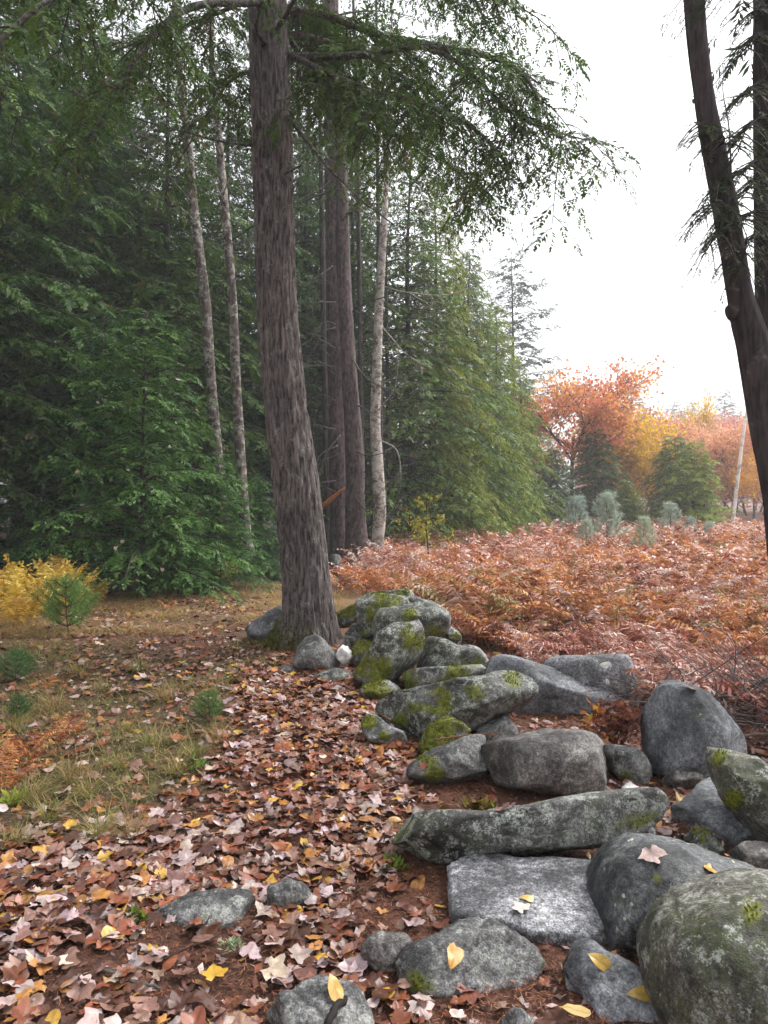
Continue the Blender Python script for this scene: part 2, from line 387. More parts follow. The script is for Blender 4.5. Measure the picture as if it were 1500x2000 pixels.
# stones of the tumbled wall, far to near
rock('grey smooth boulder lying behind the leaning hemlock trunk', [(480, 1230), (499, 1214), (539, 1191), (560, 1184), (610, 1190), (612, 1250), (539, 1255), (496, 1256)], 8.35, (0.1, -1, .35), .3, R_SMOOTH, 2.3, .03, 2, sub=4, seed=1)
rock('long dark mossy stone at the tail of the tumbled wall beside the hemlock trunk', [(640, 1204), (668, 1189), (701, 1178), (712, 1195), (708, 1212), (689, 1222), (668, 1228), (645, 1224)], 8.1, (0, -1, .3), .25, R_DARK, 2.8, .04, 4, [(670, 1190, 26)], 4, 2, name='wall_stone', cat='stone')
rock('thin flat capstone on the very top of the wall heap', [(710, 1166), (712, 1158), (758, 1155), (794, 1151), (804, 1153), (807, 1165), (801, 1178), (780, 1176), (745, 1172)], 7.5, (0, -1, .2), .22, R_DARK, 3.2, .03, 3, [(785, 1160, 16)], 4, 3, name='wall_stone', cat='stone')
rock('small pale stone tucked behind the capstone', [(803, 1166), (812, 1163), (824, 1170), (824, 1182), (806, 1184)], 7.6, T=.08, mat=R_MID, sub=3, seed=4, name='wall_stone', cat='stone')
rock('bright moss covered block under the capstone of the wall heap', [(701, 1174), (722, 1163), (749, 1160), (782, 1165), (796, 1171), (796, 1190), (775, 1215), (755, 1240), (738, 1258), (720, 1262), (706, 1240), (702, 1204)], 7.25, (-.2, -1, .3), .3, R_DARK, 3, .045, 4, [(725, 1205, 26), (745, 1182, 28), (715, 1240, 26), (775, 1178, 18)], 4, 5, name='wall_stone', cat='stone')
rock('dark lichen spotted boulder at the right of the heap top', [(735, 1192), (782, 1184), (818, 1175), (845, 1178), (866, 1195), (877, 1216), (873, 1236), (857, 1246), (833, 1246), (780, 1255), (740, 1250), (728, 1215)], 7.0, (.15, -1, .3), .3, R_DARK, 2.6, .05, 4, [(800, 1205, 16), (850, 1235, 22)], 4, 6, name='wall_stone', cat='stone')
rock('small mossy stone jammed at the right edge of the heap', [(864, 1240), (875, 1224), (893, 1231), (901, 1246), (895, 1262), (870, 1264)], 7.1, T=.12, mat=R_DARK, moss=[(890, 1245, 10)], sub=4, seed=7, name='wall_stone', cat='stone')
rock('dark upright stone beside the white quartz lump', [(672, 1240), (689, 1216), (704, 1217), (716, 1240), (722, 1262), (698, 1270), (678, 1268)], 7.3, T=.16, mat=R_DARK, sub=4, seed=8, name='wall_stone', cat='stone')
rock('moss topped stone above the leaf pile at the foot of the heap', [(684, 1270), (695, 1256), (722, 1251), (745, 1261), (735, 1295), (712, 1302), (692, 1298)], 6.9, T=.18, mat=R_DARK, moss=[(705, 1262, 22), (690, 1275, 12)], sub=4, seed=9, name='wall_stone', cat='stone', cuts=4)
rock('tall mossy block leaning in the middle of the heap with a pale chipped corner', [(710, 1296), (731, 1270), (746, 1240), (776, 1222), (806, 1210), (824, 1215), (834, 1237), (826, 1264), (808, 1291), (775, 1318), (765, 1340), (740, 1350), (712, 1342), (693, 1324), (691, 1306)], 6.45, (-.2, -1, .35), .3, R_DARK, 2.8, .045, 5, [(800, 1247, 26), (735, 1315, 28), (708, 1310, 18), (712, 1298, 14), (750, 1290, 12)], 5, 10, name='wall_stone', cat='stone')
rock('dark angular stone jutting out to the right of the heap', [(797, 1300), (818, 1276), (836, 1249), (860, 1249), (884, 1260), (920, 1260), (938, 1275), (949, 1300), (944, 1320), (905, 1330), (842, 1328), (812, 1318)], 6.4, (.1, -1, .25), .27, R_DARK, 2.7, .05, 5, [(930, 1300, 18), (870, 1318, 14)], 4, 11, name='wall_stone', cat='stone')
rock('low mossy shelf stone under the jutting dark stone', [(770, 1326), (810, 1314), (880, 1312), (948, 1308), (955, 1330), (930, 1350), (850, 1358), (790, 1356)], 6.1, (0, -1, .5), .25, R_DARK, 3, .03, 3, [(890, 1322, 34), (800, 1330, 20)], 4, 12, name='wall_stone', cat='stone')
rock('low moss cushioned stone at the foot of the tall mossy block', [(702, 1354), (713, 1343), (740, 1336), (780, 1340), (775, 1362), (745, 1374), (716, 1372)], 6.05, (0, -1, .5), .2, R_DARK, 2.6, .04, 2, [(735, 1352, 34)], 4, 13, name='wall_stone', cat='stone')
rock('pale squared boulder at the edge of the ferns behind the smooth whale backed boulder', [(1045, 1304), (1070, 1293), (1120, 1290), (1180, 1289), (1222, 1292), (1232, 1312), (1243, 1370), (1200, 1395), (1120, 1390)], 6.35, (0, -1, .5), .3, R_PALE, 3.4, .025, 3, sub=4, seed=14)
rock('long smooth whale backed grey boulder with dark overhung belly', [(947, 1300), (955, 1286), (980, 1283), (1010, 1289), (1050, 1300), (1100, 1315), (1160, 1328), (1215, 1345), (1238, 1362), (1225, 1378), (1195, 1390), (1170, 1405), (1140, 1420), (1090, 1430), (1040, 1428), (1000, 1418), (960, 1385), (944, 1330)], 5.65, (0.05, -1, .35), .36, R_SMOOTH, 2.3, .025, 3, sub=5, seed=15, seat=False)
rock('big slanting slab with moss streaks resting on the smooth boulder', [(720, 1377), (738, 1361), (794, 1353), (866, 1339), (929, 1330), (974, 1318), (1022, 1317), (1043, 1334), (1046, 1362), (1016, 1376), (974, 1400), (926, 1420), (870, 1436), (818, 1446), (782, 1432), (740, 1401)], 5.0, (-.05, -1, .5), .24, R_DARK, 3.1, .04, 5, [(820, 1385, 30), (860, 1370, 26), (790, 1405, 14), (920, 1355, 20), (1000, 1325, 14)], 5, 16, name='wall_stone', cat='stone', strata=.006)
rock('small mossy stone under the left end of the slanting slab', [(705, 1410), (717, 1394), (736, 1398), (772, 1421), (812, 1442), (800, 1460), (749, 1462), (720, 1448)], 4.95, (0, -1, .3), .2, R_MID, 2.7, .045, 3, [(722, 1412, 22), (752, 1440, 14)], 5, 17, name='wall_stone', cat='stone')
rock('pale wedge stone propping the slanting slab', [(918, 1424), (962, 1402), (989, 1395), (1012, 1437), (990, 1452), (930, 1452)], 5.1, (.1, -1, .2), .16, R_MID, 3, .03, 3, sub=4, seed=18, name='wall_stone', cat='stone')
rock('yellow green moss cushion growing between the slab and the humped boulder', [(816, 1473), (827, 1444), (842, 1423), (878, 1411), (908, 1424), (917, 1440), (900, 1462), (850, 1486)], 4.5, (0, -.8, .6), .17, R_DARK, 2.2, .07, 0, [(862, 1445, 80)], 5, 19, name='moss_cushion', cat='moss')
rock('thin low end stone with moss at its foot beside the humped boulder', [(793, 1510), (838, 1474), (885, 1456), (936, 1444), (960, 1462), (960, 1505), (900, 1532), (829, 1545), (797, 1536)], 4.15, (-.1, -1, .6), .22, R_MID, 2.7, .035, 3, [(850, 1515, 34), (880, 1500, 14)], 5, 20, name='wall_stone', cat='stone')
rock('humped grey boulder with brown stained side', [(938, 1456), (979, 1440), (1064, 1429), (1128, 1426), (1162, 1439), (1185, 1465), (1209, 1510), (1212, 1545), (1149, 1556), (1098, 1554), (1030, 1545), (979, 1535), (950, 1512)], 4.35, (0, -1, .3), .3, R_BROWN, 2.6, .03, 4, sub=5, seed=21)
rock('small rounded stone with green foot beside the humped boulder', [(1176, 1457), (1217, 1449), (1247, 1464), (1265, 1500), (1260, 1533), (1226, 1535), (1196, 1510)], 4.5, (0, -1, .2), .17, R_MID, 2.4, .03, 2, [(1225, 1520, 18)], 4, 22)
rock('upright egg shaped grey boulder standing at the field edge', [(1266, 1508), (1265, 1417), (1271, 1355), (1293, 1338), (1330, 1334), (1367, 1346), (1397, 1376), (1422, 1410), (1445, 1466), (1440, 1516), (1340, 1522)], 4.6, (0.05, -1, .15), .28, R_SMOOTH, 2.5, .022, 3, sub=5, seed=23)
rock('long dark slab stretched across above the pale flat stone', [(727, 1630), (746, 1610), (774, 1594), (851, 1585), (953, 1584), (1043, 1567), (1132, 1551), (1235, 1541), (1286, 1543), (1296, 1559), (1275, 1606), (1205, 1650), (1107, 1662), (979, 1668), (902, 1684), (859, 1692), (806, 1674), (762, 1648)], 3.28, (-.03, -1, .5), .19, R_DARK, 2.8, .035, 5, [(765, 1628, 30), (790, 1612, 14), (1250, 1590, 26)], 5, 24, name='wall_stone', cat='stone', strata=.008)
rock('small white stone poking out behind the long dark slab', [(1210, 1537), (1222, 1526), (1240, 1532), (1256, 1545), (1240, 1556), (1214, 1554)], 4.0, T=.07, mat=R_WHITE, sub=3, seed=25, name='stone', cat='stone')
rock('white stone wedged beneath the right end of the long dark slab', [(1250, 1640), (1258, 1622), (1275, 1614), (1280, 1640), (1270, 1656)], 3.35, T=.06, mat=R_PALE, sub=3, seed=26, name='stone', cat='stone')
rock('low flat stone at the foot of the upright egg shaped boulder', [(1290, 1529), (1306, 1512), (1360, 1508), (1405, 1514), (1405, 1536), (1340, 1546), (1300, 1543)], 4.1, (0, -.7, .7), .12, R_BROWN, 2.8, .03, 2, sub=4, seed=27, name='stone', cat='stone')
rock('flat bluish ground slab sunk among needles behind the big round boulder', [(1308, 1595), (1350, 1553), (1383, 1530), (1425, 1537), (1470, 1583), (1500, 1630), (1440, 1650), (1407, 1642), (1372, 1618)], 3.7, (0, -.1, 1), .07, R_SMOOTH, 3.4, .03, 2, sub=5, seed=28, z=.02, name='flat_stone', cat='stone')
rock('tilted green stained boulder leaning in from the right', [(1388, 1488), (1395, 1455), (1412, 1446), (1447, 1468), (1500, 1500), (1570, 1530), (1600, 1600), (1570, 1660), (1500, 1662), (1466, 1622), (1427, 1580), (1402, 1530)], 3.55, (-.2, -1, .35), .26, R_GREEN, 2.6, .035, 4, [(1405, 1475, 16), (1430, 1560, 20)], 5, 29)
rock('small mossy lump behind the big round boulder', [(1342, 1645), (1363, 1625), (1385, 1627), (1410, 1660), (1400, 1675), (1360, 1675)], 3.35, T=.1, mat=R_DARK, moss=[(1375, 1645, 30)], sub=4, seed=30, name='stone', cat='stone')
rock('low brownish stone under the tilted boulder', [(1415, 1672), (1450, 1650), (1510, 1655), (1560, 1680), (1520, 1712), (1440, 1702)], 3.1, (0, -.7, .7), .12, R_BROWN, 2.6, .03, 2, sub=4, seed=31, name='stone', cat='stone')
rock('big rounded dark boulder with pale yellow lichen spots', [(1153, 1720), (1160, 1691), (1182, 1661), (1218, 1640), (1245, 1635), (1305, 1639), (1365, 1654), (1425, 1678), (1475, 1708), (1500, 1800), (1440, 1900), (1320, 1925), (1265, 1915), (1216, 1895), (1180, 1876), (1158, 1845), (1153, 1790)], 2.8, (-.05, -1, .3), .33, R_SPOT, 2.1, .02, -2, [(1285, 1715, 10)], 5, 32)
rock('big green brown stained boulder in front of the spotted boulder', [(1264, 1865), (1270, 1829), (1285, 1787), (1320, 1753), (1365, 1732), (1425, 1717), (1500, 1708), (1600, 1735), (1670, 1850), (1660, 2010), (1560, 2110), (1400, 2120), (1320, 2070), (1290, 2000), (1272, 1940)], 2.2, (-.05, -1, .3), .3, R_GREEN, 2.1, .025, -2, [(1470, 1790, 22)], 5, 33)
rock('pale flat speckled slab set level in the ground', [(875, 1700), (913, 1681), (967, 1676), (1017, 1686), (1079, 1686), (1130, 1692), (1185, 1705), (1200, 1790), (1180, 1845), (1110, 1842), (1037, 1838), (975, 1816), (897, 1812), (879, 1766)], 2.9, (0, -.12, 1), .045, R_PALE, 6, .012, 1, sub=5, seed=34, z=.02, name='flat_stone', cat='stone')
rock('low rounded stone with mossy rim carrying a single orange leaf', [(769, 1892), (789, 1868), (839, 1847), (897, 1815), (938, 1805), (988, 1811), (1029, 1839), (1061, 1882), (1055, 1915), (1029, 1944), (963, 1982), (897, 1976), (822, 1976), (787, 1942)], 2.5, (0, -.55, .85), .13, R_MID, 2.5, .03, 3, [(815, 1925, 34), (985, 1960, 26), (850, 1968, 20)], 5, 35)
rock('bluish slab half buried below the spotted boulder', [(1105, 1880), (1119, 1846), (1146, 1846), (1185, 1878), (1275, 1922), (1330, 1985), (1350, 2050), (1200, 2060), (1160, 2010), (1138, 1950), (1112, 1928)], 2.35, (0, -.5, .9), .1, R_SMOOTH, 2.8, .03, 3, sub=5, seed=36)
rock('pale low stone under the curved black root', [(519, 1975), (533, 1952), (583, 1935), (624, 1925), (703, 1947), (722, 1981), (720, 2040), (640, 2075), (540, 2060)], 2.22, (0, -.5, .9), .11, R_MID, 2.9, .03, 3, sub=5, seed=37)
rock('flat grey stone breaking through the maple leaves', [(285, 1800), (317, 1779), (384, 1753), (440, 1744), (500, 1738), (490, 1768), (458, 1804), (403, 1822), (336, 1812)], 2.8, (0, -.25, 1), .045, R_MID, 2.8, .04, 3, sub=4, seed=38, z=.0, name='flat_stone', cat='stone')
rock('thin stone sliver beside the flat grey stone', [(515, 1746), (560, 1734), (604, 1739), (606, 1752), (560, 1760), (525, 1760)], 2.9, (0, -.2, 1), .05, R_MID, 2.6, .03, 2, sub=4, seed=39, z=.015, name='flat_stone', cat='stone')
rock('low brown stone at the left of the stone with the orange leaf', [(703, 1855), (731, 1839), (810, 1838), (828, 1848), (800, 1868), (748, 1888), (712, 1874)], 2.6, (0, -.3, 1), .06, R_BROWN, 2.7, .03, 2, sub=4, seed=40, z=.02, name='flat_stone', cat='stone')
rock('little stone showing at the bottom edge between boulder and slab', [(980, 1990), (1000, 1972), (1030, 1985), (1040, 2020), (990, 2025)], 2.2, (0, -.6, .8), .06, R_MID, sub=3, seed=41, name='stone', cat='stone')
rock('triangular grey boulder leaning against the hemlock foot', [(574, 1290), (587, 1259), (604, 1243), (620, 1240), (640, 1255), (664, 1292), (660, 1308), (617, 1312), (578, 1306)], 7.1, (0, -1, .25), .24, R_MID, 2.5, .025, 3, sub=4, seed=42)
rock('round white quartz stone beside the triangular boulder', [(656, 1280), (661, 1267), (672, 1261), (685, 1266), (690, 1281), (682, 1296), (668, 1298), (658, 1291)], 6.8, T=.075, mat=R_WHITE, amp=.04, cuts=1, sub=4, seed=43, name='stone', cat='stone')
rock('flat grey stone lying left of the triangular boulder foot', [(540, 1316), (555, 1306), (577, 1307), (588, 1314), (574, 1325), (546, 1326)], 6.75, (0, -.5, .8), .08, R_MID, sub=3, seed=44, name='stone', cat='stone')
rock('dark flat stone among leaves below the triangular boulder', [(610, 1329), (630, 1318), (675, 1317), (687, 1331), (678, 1343), (622, 1341)], 6.4, (0, -.5, .8), .1, R_DARK, sub=4, seed=45, name='stone', cat='stone')
rock('pebble poking from the leaf path', [(603, 1560), (615, 1549), (640, 1550), (645, 1560), (625, 1570)], 3.95, (0, -.5, .8), .035, R_MID, sub=3, seed=46, name='stone', cat='stone')
# stones far behind the trunk
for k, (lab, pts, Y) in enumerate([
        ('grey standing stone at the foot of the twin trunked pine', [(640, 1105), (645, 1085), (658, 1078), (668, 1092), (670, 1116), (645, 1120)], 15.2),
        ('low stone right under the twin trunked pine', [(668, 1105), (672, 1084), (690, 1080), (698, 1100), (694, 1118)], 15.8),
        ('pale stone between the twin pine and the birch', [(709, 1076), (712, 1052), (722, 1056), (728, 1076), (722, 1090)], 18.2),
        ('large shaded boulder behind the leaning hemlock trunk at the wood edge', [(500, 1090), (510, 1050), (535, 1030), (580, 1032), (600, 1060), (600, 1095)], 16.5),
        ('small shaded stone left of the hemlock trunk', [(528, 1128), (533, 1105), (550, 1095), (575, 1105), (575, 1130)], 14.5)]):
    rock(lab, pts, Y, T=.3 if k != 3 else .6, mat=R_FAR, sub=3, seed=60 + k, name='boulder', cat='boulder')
ROCK_BVH = BVHTree.FromPolygons([tuple(v) for v in np.concatenate(ROCKS_V)], [tuple(int(q) for q in t) for t in np.concatenate(ROCKS_T)])
def rock_top(x, y):
    h = ROCK_BVH.ray_cast(Vector((x, y, 3.0)), Vector((0, 0, -1)))
    return (h[0].z, h[1]) if h[0] is not None else (-9, None)

# ------------------------------------------------------------------ foliage generators
def fronds(P, D, Nn, L, r, pairs=6, wid=.11, ang=(58, 30), lfrac=.55, droop=.18, col=((.03, .06, .025), (.075, .11, .03)), dead=0.0, jit=.35):
    P = np.asarray(P, float); D = unit(D); Nn = unit(Nn); n = len(P); S = unit(np.cross(D, Nn)); L = np.asarray(L, float)
    t = np.concatenate([np.repeat(np.linspace(.08, .92, pairs), 2), [.8]]); sd_ = np.concatenate([np.tile([1, -1], pairs), [0]])
    a = np.radians(ang[0] + (ang[1] - ang[0]) * t); lf = lfrac * (1 - .72 * t); lf[-1] = .28
    m = len(t)
    aj = a[None] + r.normal(size=(n, m)) * jit * .5; lj = lf[None] * r.uniform(.65, 1.25, (n, m)) * L[:, None]
    base = P[:, None] + D[:, None] * (L[:, None] * t[None])[..., None]; base[..., 2] -= droop * L[:, None] * t[None] ** 2
    di = D[:, None] * np.cos(aj)[..., None] + S[:, None] * (np.sin(aj) * sd_[None])[..., None] + Nn[:, None] * (r.normal(size=(n, m)) * jit * .5)[..., None]
    di[..., 2] -= .25; di = unit(di)
    tip = base + di * lj[..., None]; N2 = Nn[:, None] + r.normal(size=(n, m, 3)) * jit
    Wv = unit(np.cross(di, N2)) * (wid * L[:, None, None] * .5)
    mid = base * .55 + tip * .45
    V = np.stack([base, mid + Wv, tip, mid - Wv], 2).reshape(-1, 3)
    h = np.clip(r.random((n, 1)) * .75 + r.random((n, m)) * .25, 0, 1)
    c = np.array(col[0]) * (1 - h[..., None]) + np.array(col[1]) * h[..., None]
    if dead > 0:
        dm = r.random(n) < dead; c[dm] = np.array([.13, .085, .05])
    c = np.repeat(c[:, :, None], 4, 2).copy(); c[:, :, 2] *= 1.25; c = c.reshape(-1, 3)
    return V, np.arange(n * m * 4).reshape(-1, 4), c

UP = np.array([0, 0, 1.0])
def spray_curve(curve, r, out, wood, start=.15, sp=.2, bl=.6, fl=.28, fsp=.11, hang=.25, taper=.6, woodcol=(.05, .04, .035)):
    """branchlets either side of a limb, fronds along each branchlet; appends to out=[P,D,N,L]"""
    seg = np.linalg.norm(np.diff(curve, axis=0), axis=1); d = np.concatenate([[0], np.cumsum(seg)]); tot = d[-1]
    s = start * tot; side = 1
    while s < tot:
        i = min(np.searchsorted(d, s, 'right') - 1, len(curve) - 2); f = (s - d[i]) / seg[i]
        p = curve[i] * (1 - f) + curve[i + 1] * f; tg = unit(curve[i + 1] - curve[i])
        sv = unit(np.cross(tg, UP)) * side; a = math.radians(r.uniform(40, 72))
        dr = unit(tg * math.cos(a) + sv * math.sin(a) + UP * r.uniform(-.28, .1))
        ln = bl * (1 - taper * s / tot) * r.uniform(.6, 1.25) + .08
        k = max(2, int(ln / fsp)); tt = (np.arange(k) + .6) / k
        Pb = p + dr * (ln * tt)[:, None]; Pb[:, 2] -= hang * ln * tt ** 2
        tgb = unit(np.gradient(np.concatenate([[p], Pb]), axis=0))[1:]
        sb = np.where(np.arange(k) % 2 == 0, 1, -1)[:, None] * unit(np.cross(tgb, UP)); sb[-1] *= 0.1
        Dd = unit(tgb * .75 + sb * r.uniform(.35, .9, (k, 1)) + r.normal(size=(k, 3)) * .12)
        Nn = unit(UP + r.normal(size=(k, 3)) * .35)
        Nn = unit(Nn - Dd * (Nn * Dd).sum(1, keepdims=True))
        out[0].append(Pb); out[1].append(Dd); out[2].append(Nn); out[3].append(fl * r.uniform(.65, 1.25, k) * (1 - .3 * tt))
        if wood is not None:
            wood.add(*tube(np.concatenate([[p], Pb]), np.linspace(.006, .002, k + 1), 3, False)[:2], C=woodcol)
        s += sp * r.uniform(.6, 1.4); side = -side
    e = curve[-1]; out[0].append([e]); out[1].append([unit(curve[-1] - curve[-2])]); out[2].append([UP]); out[3].append([fl])

def conifer(name, seed, h, cb, R, nb, r0, up=.12, droop=.42, sp=.24, bl=.75, fl=.36, fsp=.15, pairs=5, wid=.13, col=((.025, .05, .022), (.07, .1, .03)), bark=B_DARK, pw=.75, dead=.02, stubs=0, frondkw={}):
    r = np.random.default_rng(seed); wood = MB(); out = [[], [], [], []]
    tz = np.linspace(-.15, h, 24); wob = .06 * np.stack([np.sin(tz * .7 + seed), np.cos(tz * .5 + seed)], -1)
    tp = np.concatenate([wob, tz[:, None]], 1); tr = np.maximum(r0 * (1 - tz / h * .93), .008); tr[0] *= 1.5; tr[1] *= 1.15
    for i in range(nb):
        u = (i + r.random()) / nb; z = cb + (h - cb) * u; rel = u
        ln = R * (1 - rel) ** pw * r.uniform(.5, 1.2) + .15; az = i * 2.399 + r.uniform(-.4, .4)
        t = np.linspace(0, 1, 7); dv = np.array([math.cos(az), math.sin(az)]); upv = up * (1 + rel) + r.uniform(-.1, .1)
        c = np.zeros((7, 3)); rr = ln * t; c[:, 0] = rr * dv[0]; c[:, 1] = rr * dv[1]; c[:, 2] = z + ln * (upv * t - droop * t * t)
        c[:, 0] += np.interp(z, tz, wob[:, 0]); c[:, 1] += np.interp(z, tz, wob[:, 1])
        wood.add(*tube(c, np.linspace(.008 + .008 * ln, .003, 7), 4, False)[:2], C=(.05, .04, .035))
        spray_curve(c, r, out, None, .12, sp, min(bl, .5 * ln + .1), fl, fsp)
    for i in range(stubs):
        z = r.uniform(.8, max(cb, 1.2)); az = r.uniform(0, 6.28); ln = r.uniform(.4, 1.3)
        t = np.linspace(0, 1, 6); c = np.stack([ln * t * math.cos(az), ln * t * math.sin(az), z + ln * (.1 * t - .25 * t * t) + .03 * r.normal(size=6)], -1)
        wood.add(*tube(c, np.linspace(.012, .003, 6), 4, False)[:2], C=(.14, .12, .11))
    V, Q, C = fronds(np.concatenate(out[0]), np.concatenate(out[1]), np.concatenate(out[2]), np.concatenate(out[3]), r, pairs, wid, col=col, dead=dead, **frondkw)
    tv = tube(tp, tr, 10); tm = MB(); tm.add(tv[0], tv[1], tv[2])
    root = link(name, None); root.empty_display_size = .3
    link('trunk', tm.mesh('trunk', bark, True), root)
    b = link('branches', wood.mesh('branches', M_TWIG), root); b['kind'] = 'stuff'
    f = link('crown', mk_mesh('crown', V, Q, M_NEEDLE, C), root); f['kind'] = 'stuff'; f['tintable'] = 1
    return root

GREEN_D = ((.016, .042, .013), (.085, .15, .04)); GREEN_M = ((.035, .07, .018), (.125, .17, .03)); GREEN_L = ((.055, .095, .018), (.19, .24, .04))  # lightest set puts sky light on the field-edge hemlocks into their colour
BLUE_G = ((.018, .062, .018), (.075, .16, .045))
H1 = conifer('hemlock_tree', 1, 15.5, 2.7, 3.7, 130, .19, sp=.18, fl=.34, fsp=.115, pairs=7, wid=.14, col=GREEN_D, stubs=10)
H2 = conifer('hemlock_tree', 2, 13.0, .8, 3.3, 125, .16, sp=.18, fl=.33, fsp=.115, pairs=7, wid=.14, col=GREEN_D, stubs=8)
H3 = conifer('hemlock_tree', 3, 10.5, .15, 3.1, 150, .15, droop=.5, sp=.16, fl=.31, fsp=.11, pairs=7, wid=.13, col=GREEN_L, dead=.01)
FIR = conifer('young_fir', 4, 4.4, .25, 1.75, 90, .05, up=.3, droop=.38, sp=.13, bl=.5, fl=.23, fsp=.085, pairs=6, wid=.14, col=BLUE_G, pw=.85, dead=0)
PINE = conifer('white_pine', 5, 16.5, 3.0, 4.2, 74, .2, up=.22, droop=.1, sp=.3, bl=.9, fl=.5, fsp=.14, pairs=6, wid=.16, col=((.05, .075, .06), (.11, .14, .10)), pw=.6)
SPRUCE = conifer('small_hemlock', 6, 4.8, .1, 2.2, 100, .07, up=.25, droop=.35, sp=.17, bl=.7, fl=.36, fsp=.12, pairs=7, wid=.15, col=GREEN_M, pw=.8, dead=0)
_first = set()
def plant(proto, px, Y, s, rot, label, cat='tree', group=None, tn=(1, 1, 1), sz=None):
    o = proto if proto.name not in _first else copy_tree(proto)
    _first.add(proto.name)
    X = (px - CX) / F * Y; o.location = (X, Y, float(gz(X, Y)) if Y < 35 else 0.0); o.rotation_euler = (0, 0, rot); o.scale = (s, s, s * (sz or 1))
    tag(o, label, cat, group); tint(o, tn); return o
# edge of the wood, left of the hemlock
F_LAB = ['dark hemlock overhanging the wood edge beyond the golden ferns', 'tall dark hemlock directly behind the golden ferns', 'dark hemlock right behind the taller young fir', 'green hemlock behind the two lichened stems', 'dark hemlock on the far flank of the wood past the golden ferns',
         'tall hemlock in the second row behind the golden ferns', 'hemlock in the second row behind the broad young fir', 'hemlock in the gap between the lichened stems and the large trunk', 'dark hemlock behind the large leaning trunk', 'dark hemlock directly behind the twin stemmed pine']
for px, Y, P, s, rot, tn in [(-230, 12.5, H2, 1.0, .3, (.9, 1, 1.0)), (-30, 14.5, H1, 1.0, 1.1, (.85, 1.05, 1.0)), (150, 17.0, H1, .82, 2.3, (.9, 1.1, 1.05)), (330, 18.5, H2, 1.0, 4.0, (1, 1.1, .9)),
                             (-420, 15, H1, 1.05, 5.0, (1, 1, 1)), (60, 20, H1, 1.1, .2, (.8, 1, 1)), (240, 22, H1, 1.0, 3.4, (.8, 1, .95)), (450, 22.5, H1, .95, 1.7, (.85, 1.0, .85)), (570, 25, H1, .95, 5.5, (.8, .95, .8)), (690, 26, H2, 1.1, .9, (.8, .95, .75))]:
    plant(P, px, Y, s, rot, F_LAB.pop(0), 'tree', 'hemlocks at the front of the wood', (tn[0] * 1.2, tn[1] * 1.08, tn[2] * .8))
for k in range(22):
    Y = rs.uniform(27, 42); px = -500 + k * 56 + rs.uniform(-25, 25)
    plant(H1 if k % 3 else H2, px, Y, rs.uniform(.95, 1.2), rs.uniform(0, 6), 'dim hemlock standing deep inside the shaded wood', 'tree', 'hemlocks deep in the wood', (.9, .95, .6))
# field edge, right of the hemlock
plant(H2, 800, 23, .95, 2.0, 'dark tall hemlock just behind the birch stem', tn=(1.8, 1.6, .9))
plant(H3, 850, 24.5, .84, .4, 'yellow green hemlock skirted to the ground beside the fern field', tn=(1.7, 1.5, .85), sz=1.32)
plant(H3, 915, 26.5, .8, 2.6, 'dark green hemlock second along the fern field edge', tn=(1.0, 1.15, .85), sz=1.2)
plant(H3, 968, 29, .74, 4.1, 'bright green hemlock third along the fern field edge', tn=(1.7, 1.6, .9), sz=1.15)
plant(H3, 1015, 32, .62, 5.1, 'smaller dusky hemlock at the end of the dense field edge row', tn=(1.1, 1.25, .9), sz=1.1)
plant(H3, 900, 24.5, .34, 1.1, 'low bright hemlock bush in front of the field edge row', tn=(1.7, 1.6, .8))
plant(H3, 985, 28, .3, 3.1, 'low green hemlock bush at the fern edge under the smaller dusky hemlock', tn=(1.3, 1.4, .8))
plant(H2, 905, 36, 1.0, 5.2, 'tall hemlock rising behind the field edge row', tn=(1.2, 1.2, 1.0))
plant(PINE, 1000, 50, 1.06, 1.0, 'hazy tall pine with layered shelves of branches above the field edge', tn=(1, 1, 1))
plant(SPRUCE, 1075, 34, .78, .5, 'low dark hemlock bush at the foot of the orange maple', tn=(.7, .8, .8))
plant(SPRUCE, 1165, 37, 1.0, 1.9, 'dark broad young hemlock right of the orange maple stem', tn=(.8, .9, .85))
plant(SPRUCE, 1225, 35, .5, 3.3, 'short yellow green hemlock bush beside the dark broad young hemlock', tn=(2.0, 1.7, .9))
plant(SPRUCE, 1318, 37.5, .95, 4.4, 'pointed green young hemlock at the far field edge', tn=(1.3, 1.45, 1.1))
plant(SPRUCE, 1355, 35, .86, .9, 'bright yellow green broad young hemlock at the far field edge', tn=(2.6, 2.2, .9))
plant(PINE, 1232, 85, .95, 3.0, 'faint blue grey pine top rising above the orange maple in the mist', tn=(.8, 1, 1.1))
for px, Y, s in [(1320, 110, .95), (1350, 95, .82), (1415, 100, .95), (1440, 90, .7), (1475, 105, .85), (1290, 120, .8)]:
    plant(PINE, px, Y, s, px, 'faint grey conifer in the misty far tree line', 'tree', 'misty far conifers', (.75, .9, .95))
# left understory
plant(FIR, 285, 12.2, 1.02, .6, 'broad young fir with tiered feathery branches before the dark wood', tn=(1.45, 1.3, .95))
plant(FIR, 430, 12.9, .52, 2.0, 'small bushy fir beside the two lichened stems', tn=(1.35, 1.3, .95))
plant(FIR, 345, 12.0, .36, 3.1, 'little fir at the right foot of the broad young fir', tn=(1.5, 1.4, 1.0))
plant(FIR, 200, 14.6, 1.15, 5.1, 'taller young fir standing behind the broad young fir', tn=(.9, 1.0, 1.0))
plant(FIR, 500, 15.5, .45, 1.1, 'low fir in shade left of the hemlock trunk', tn=(1.1, 1.1, .8))

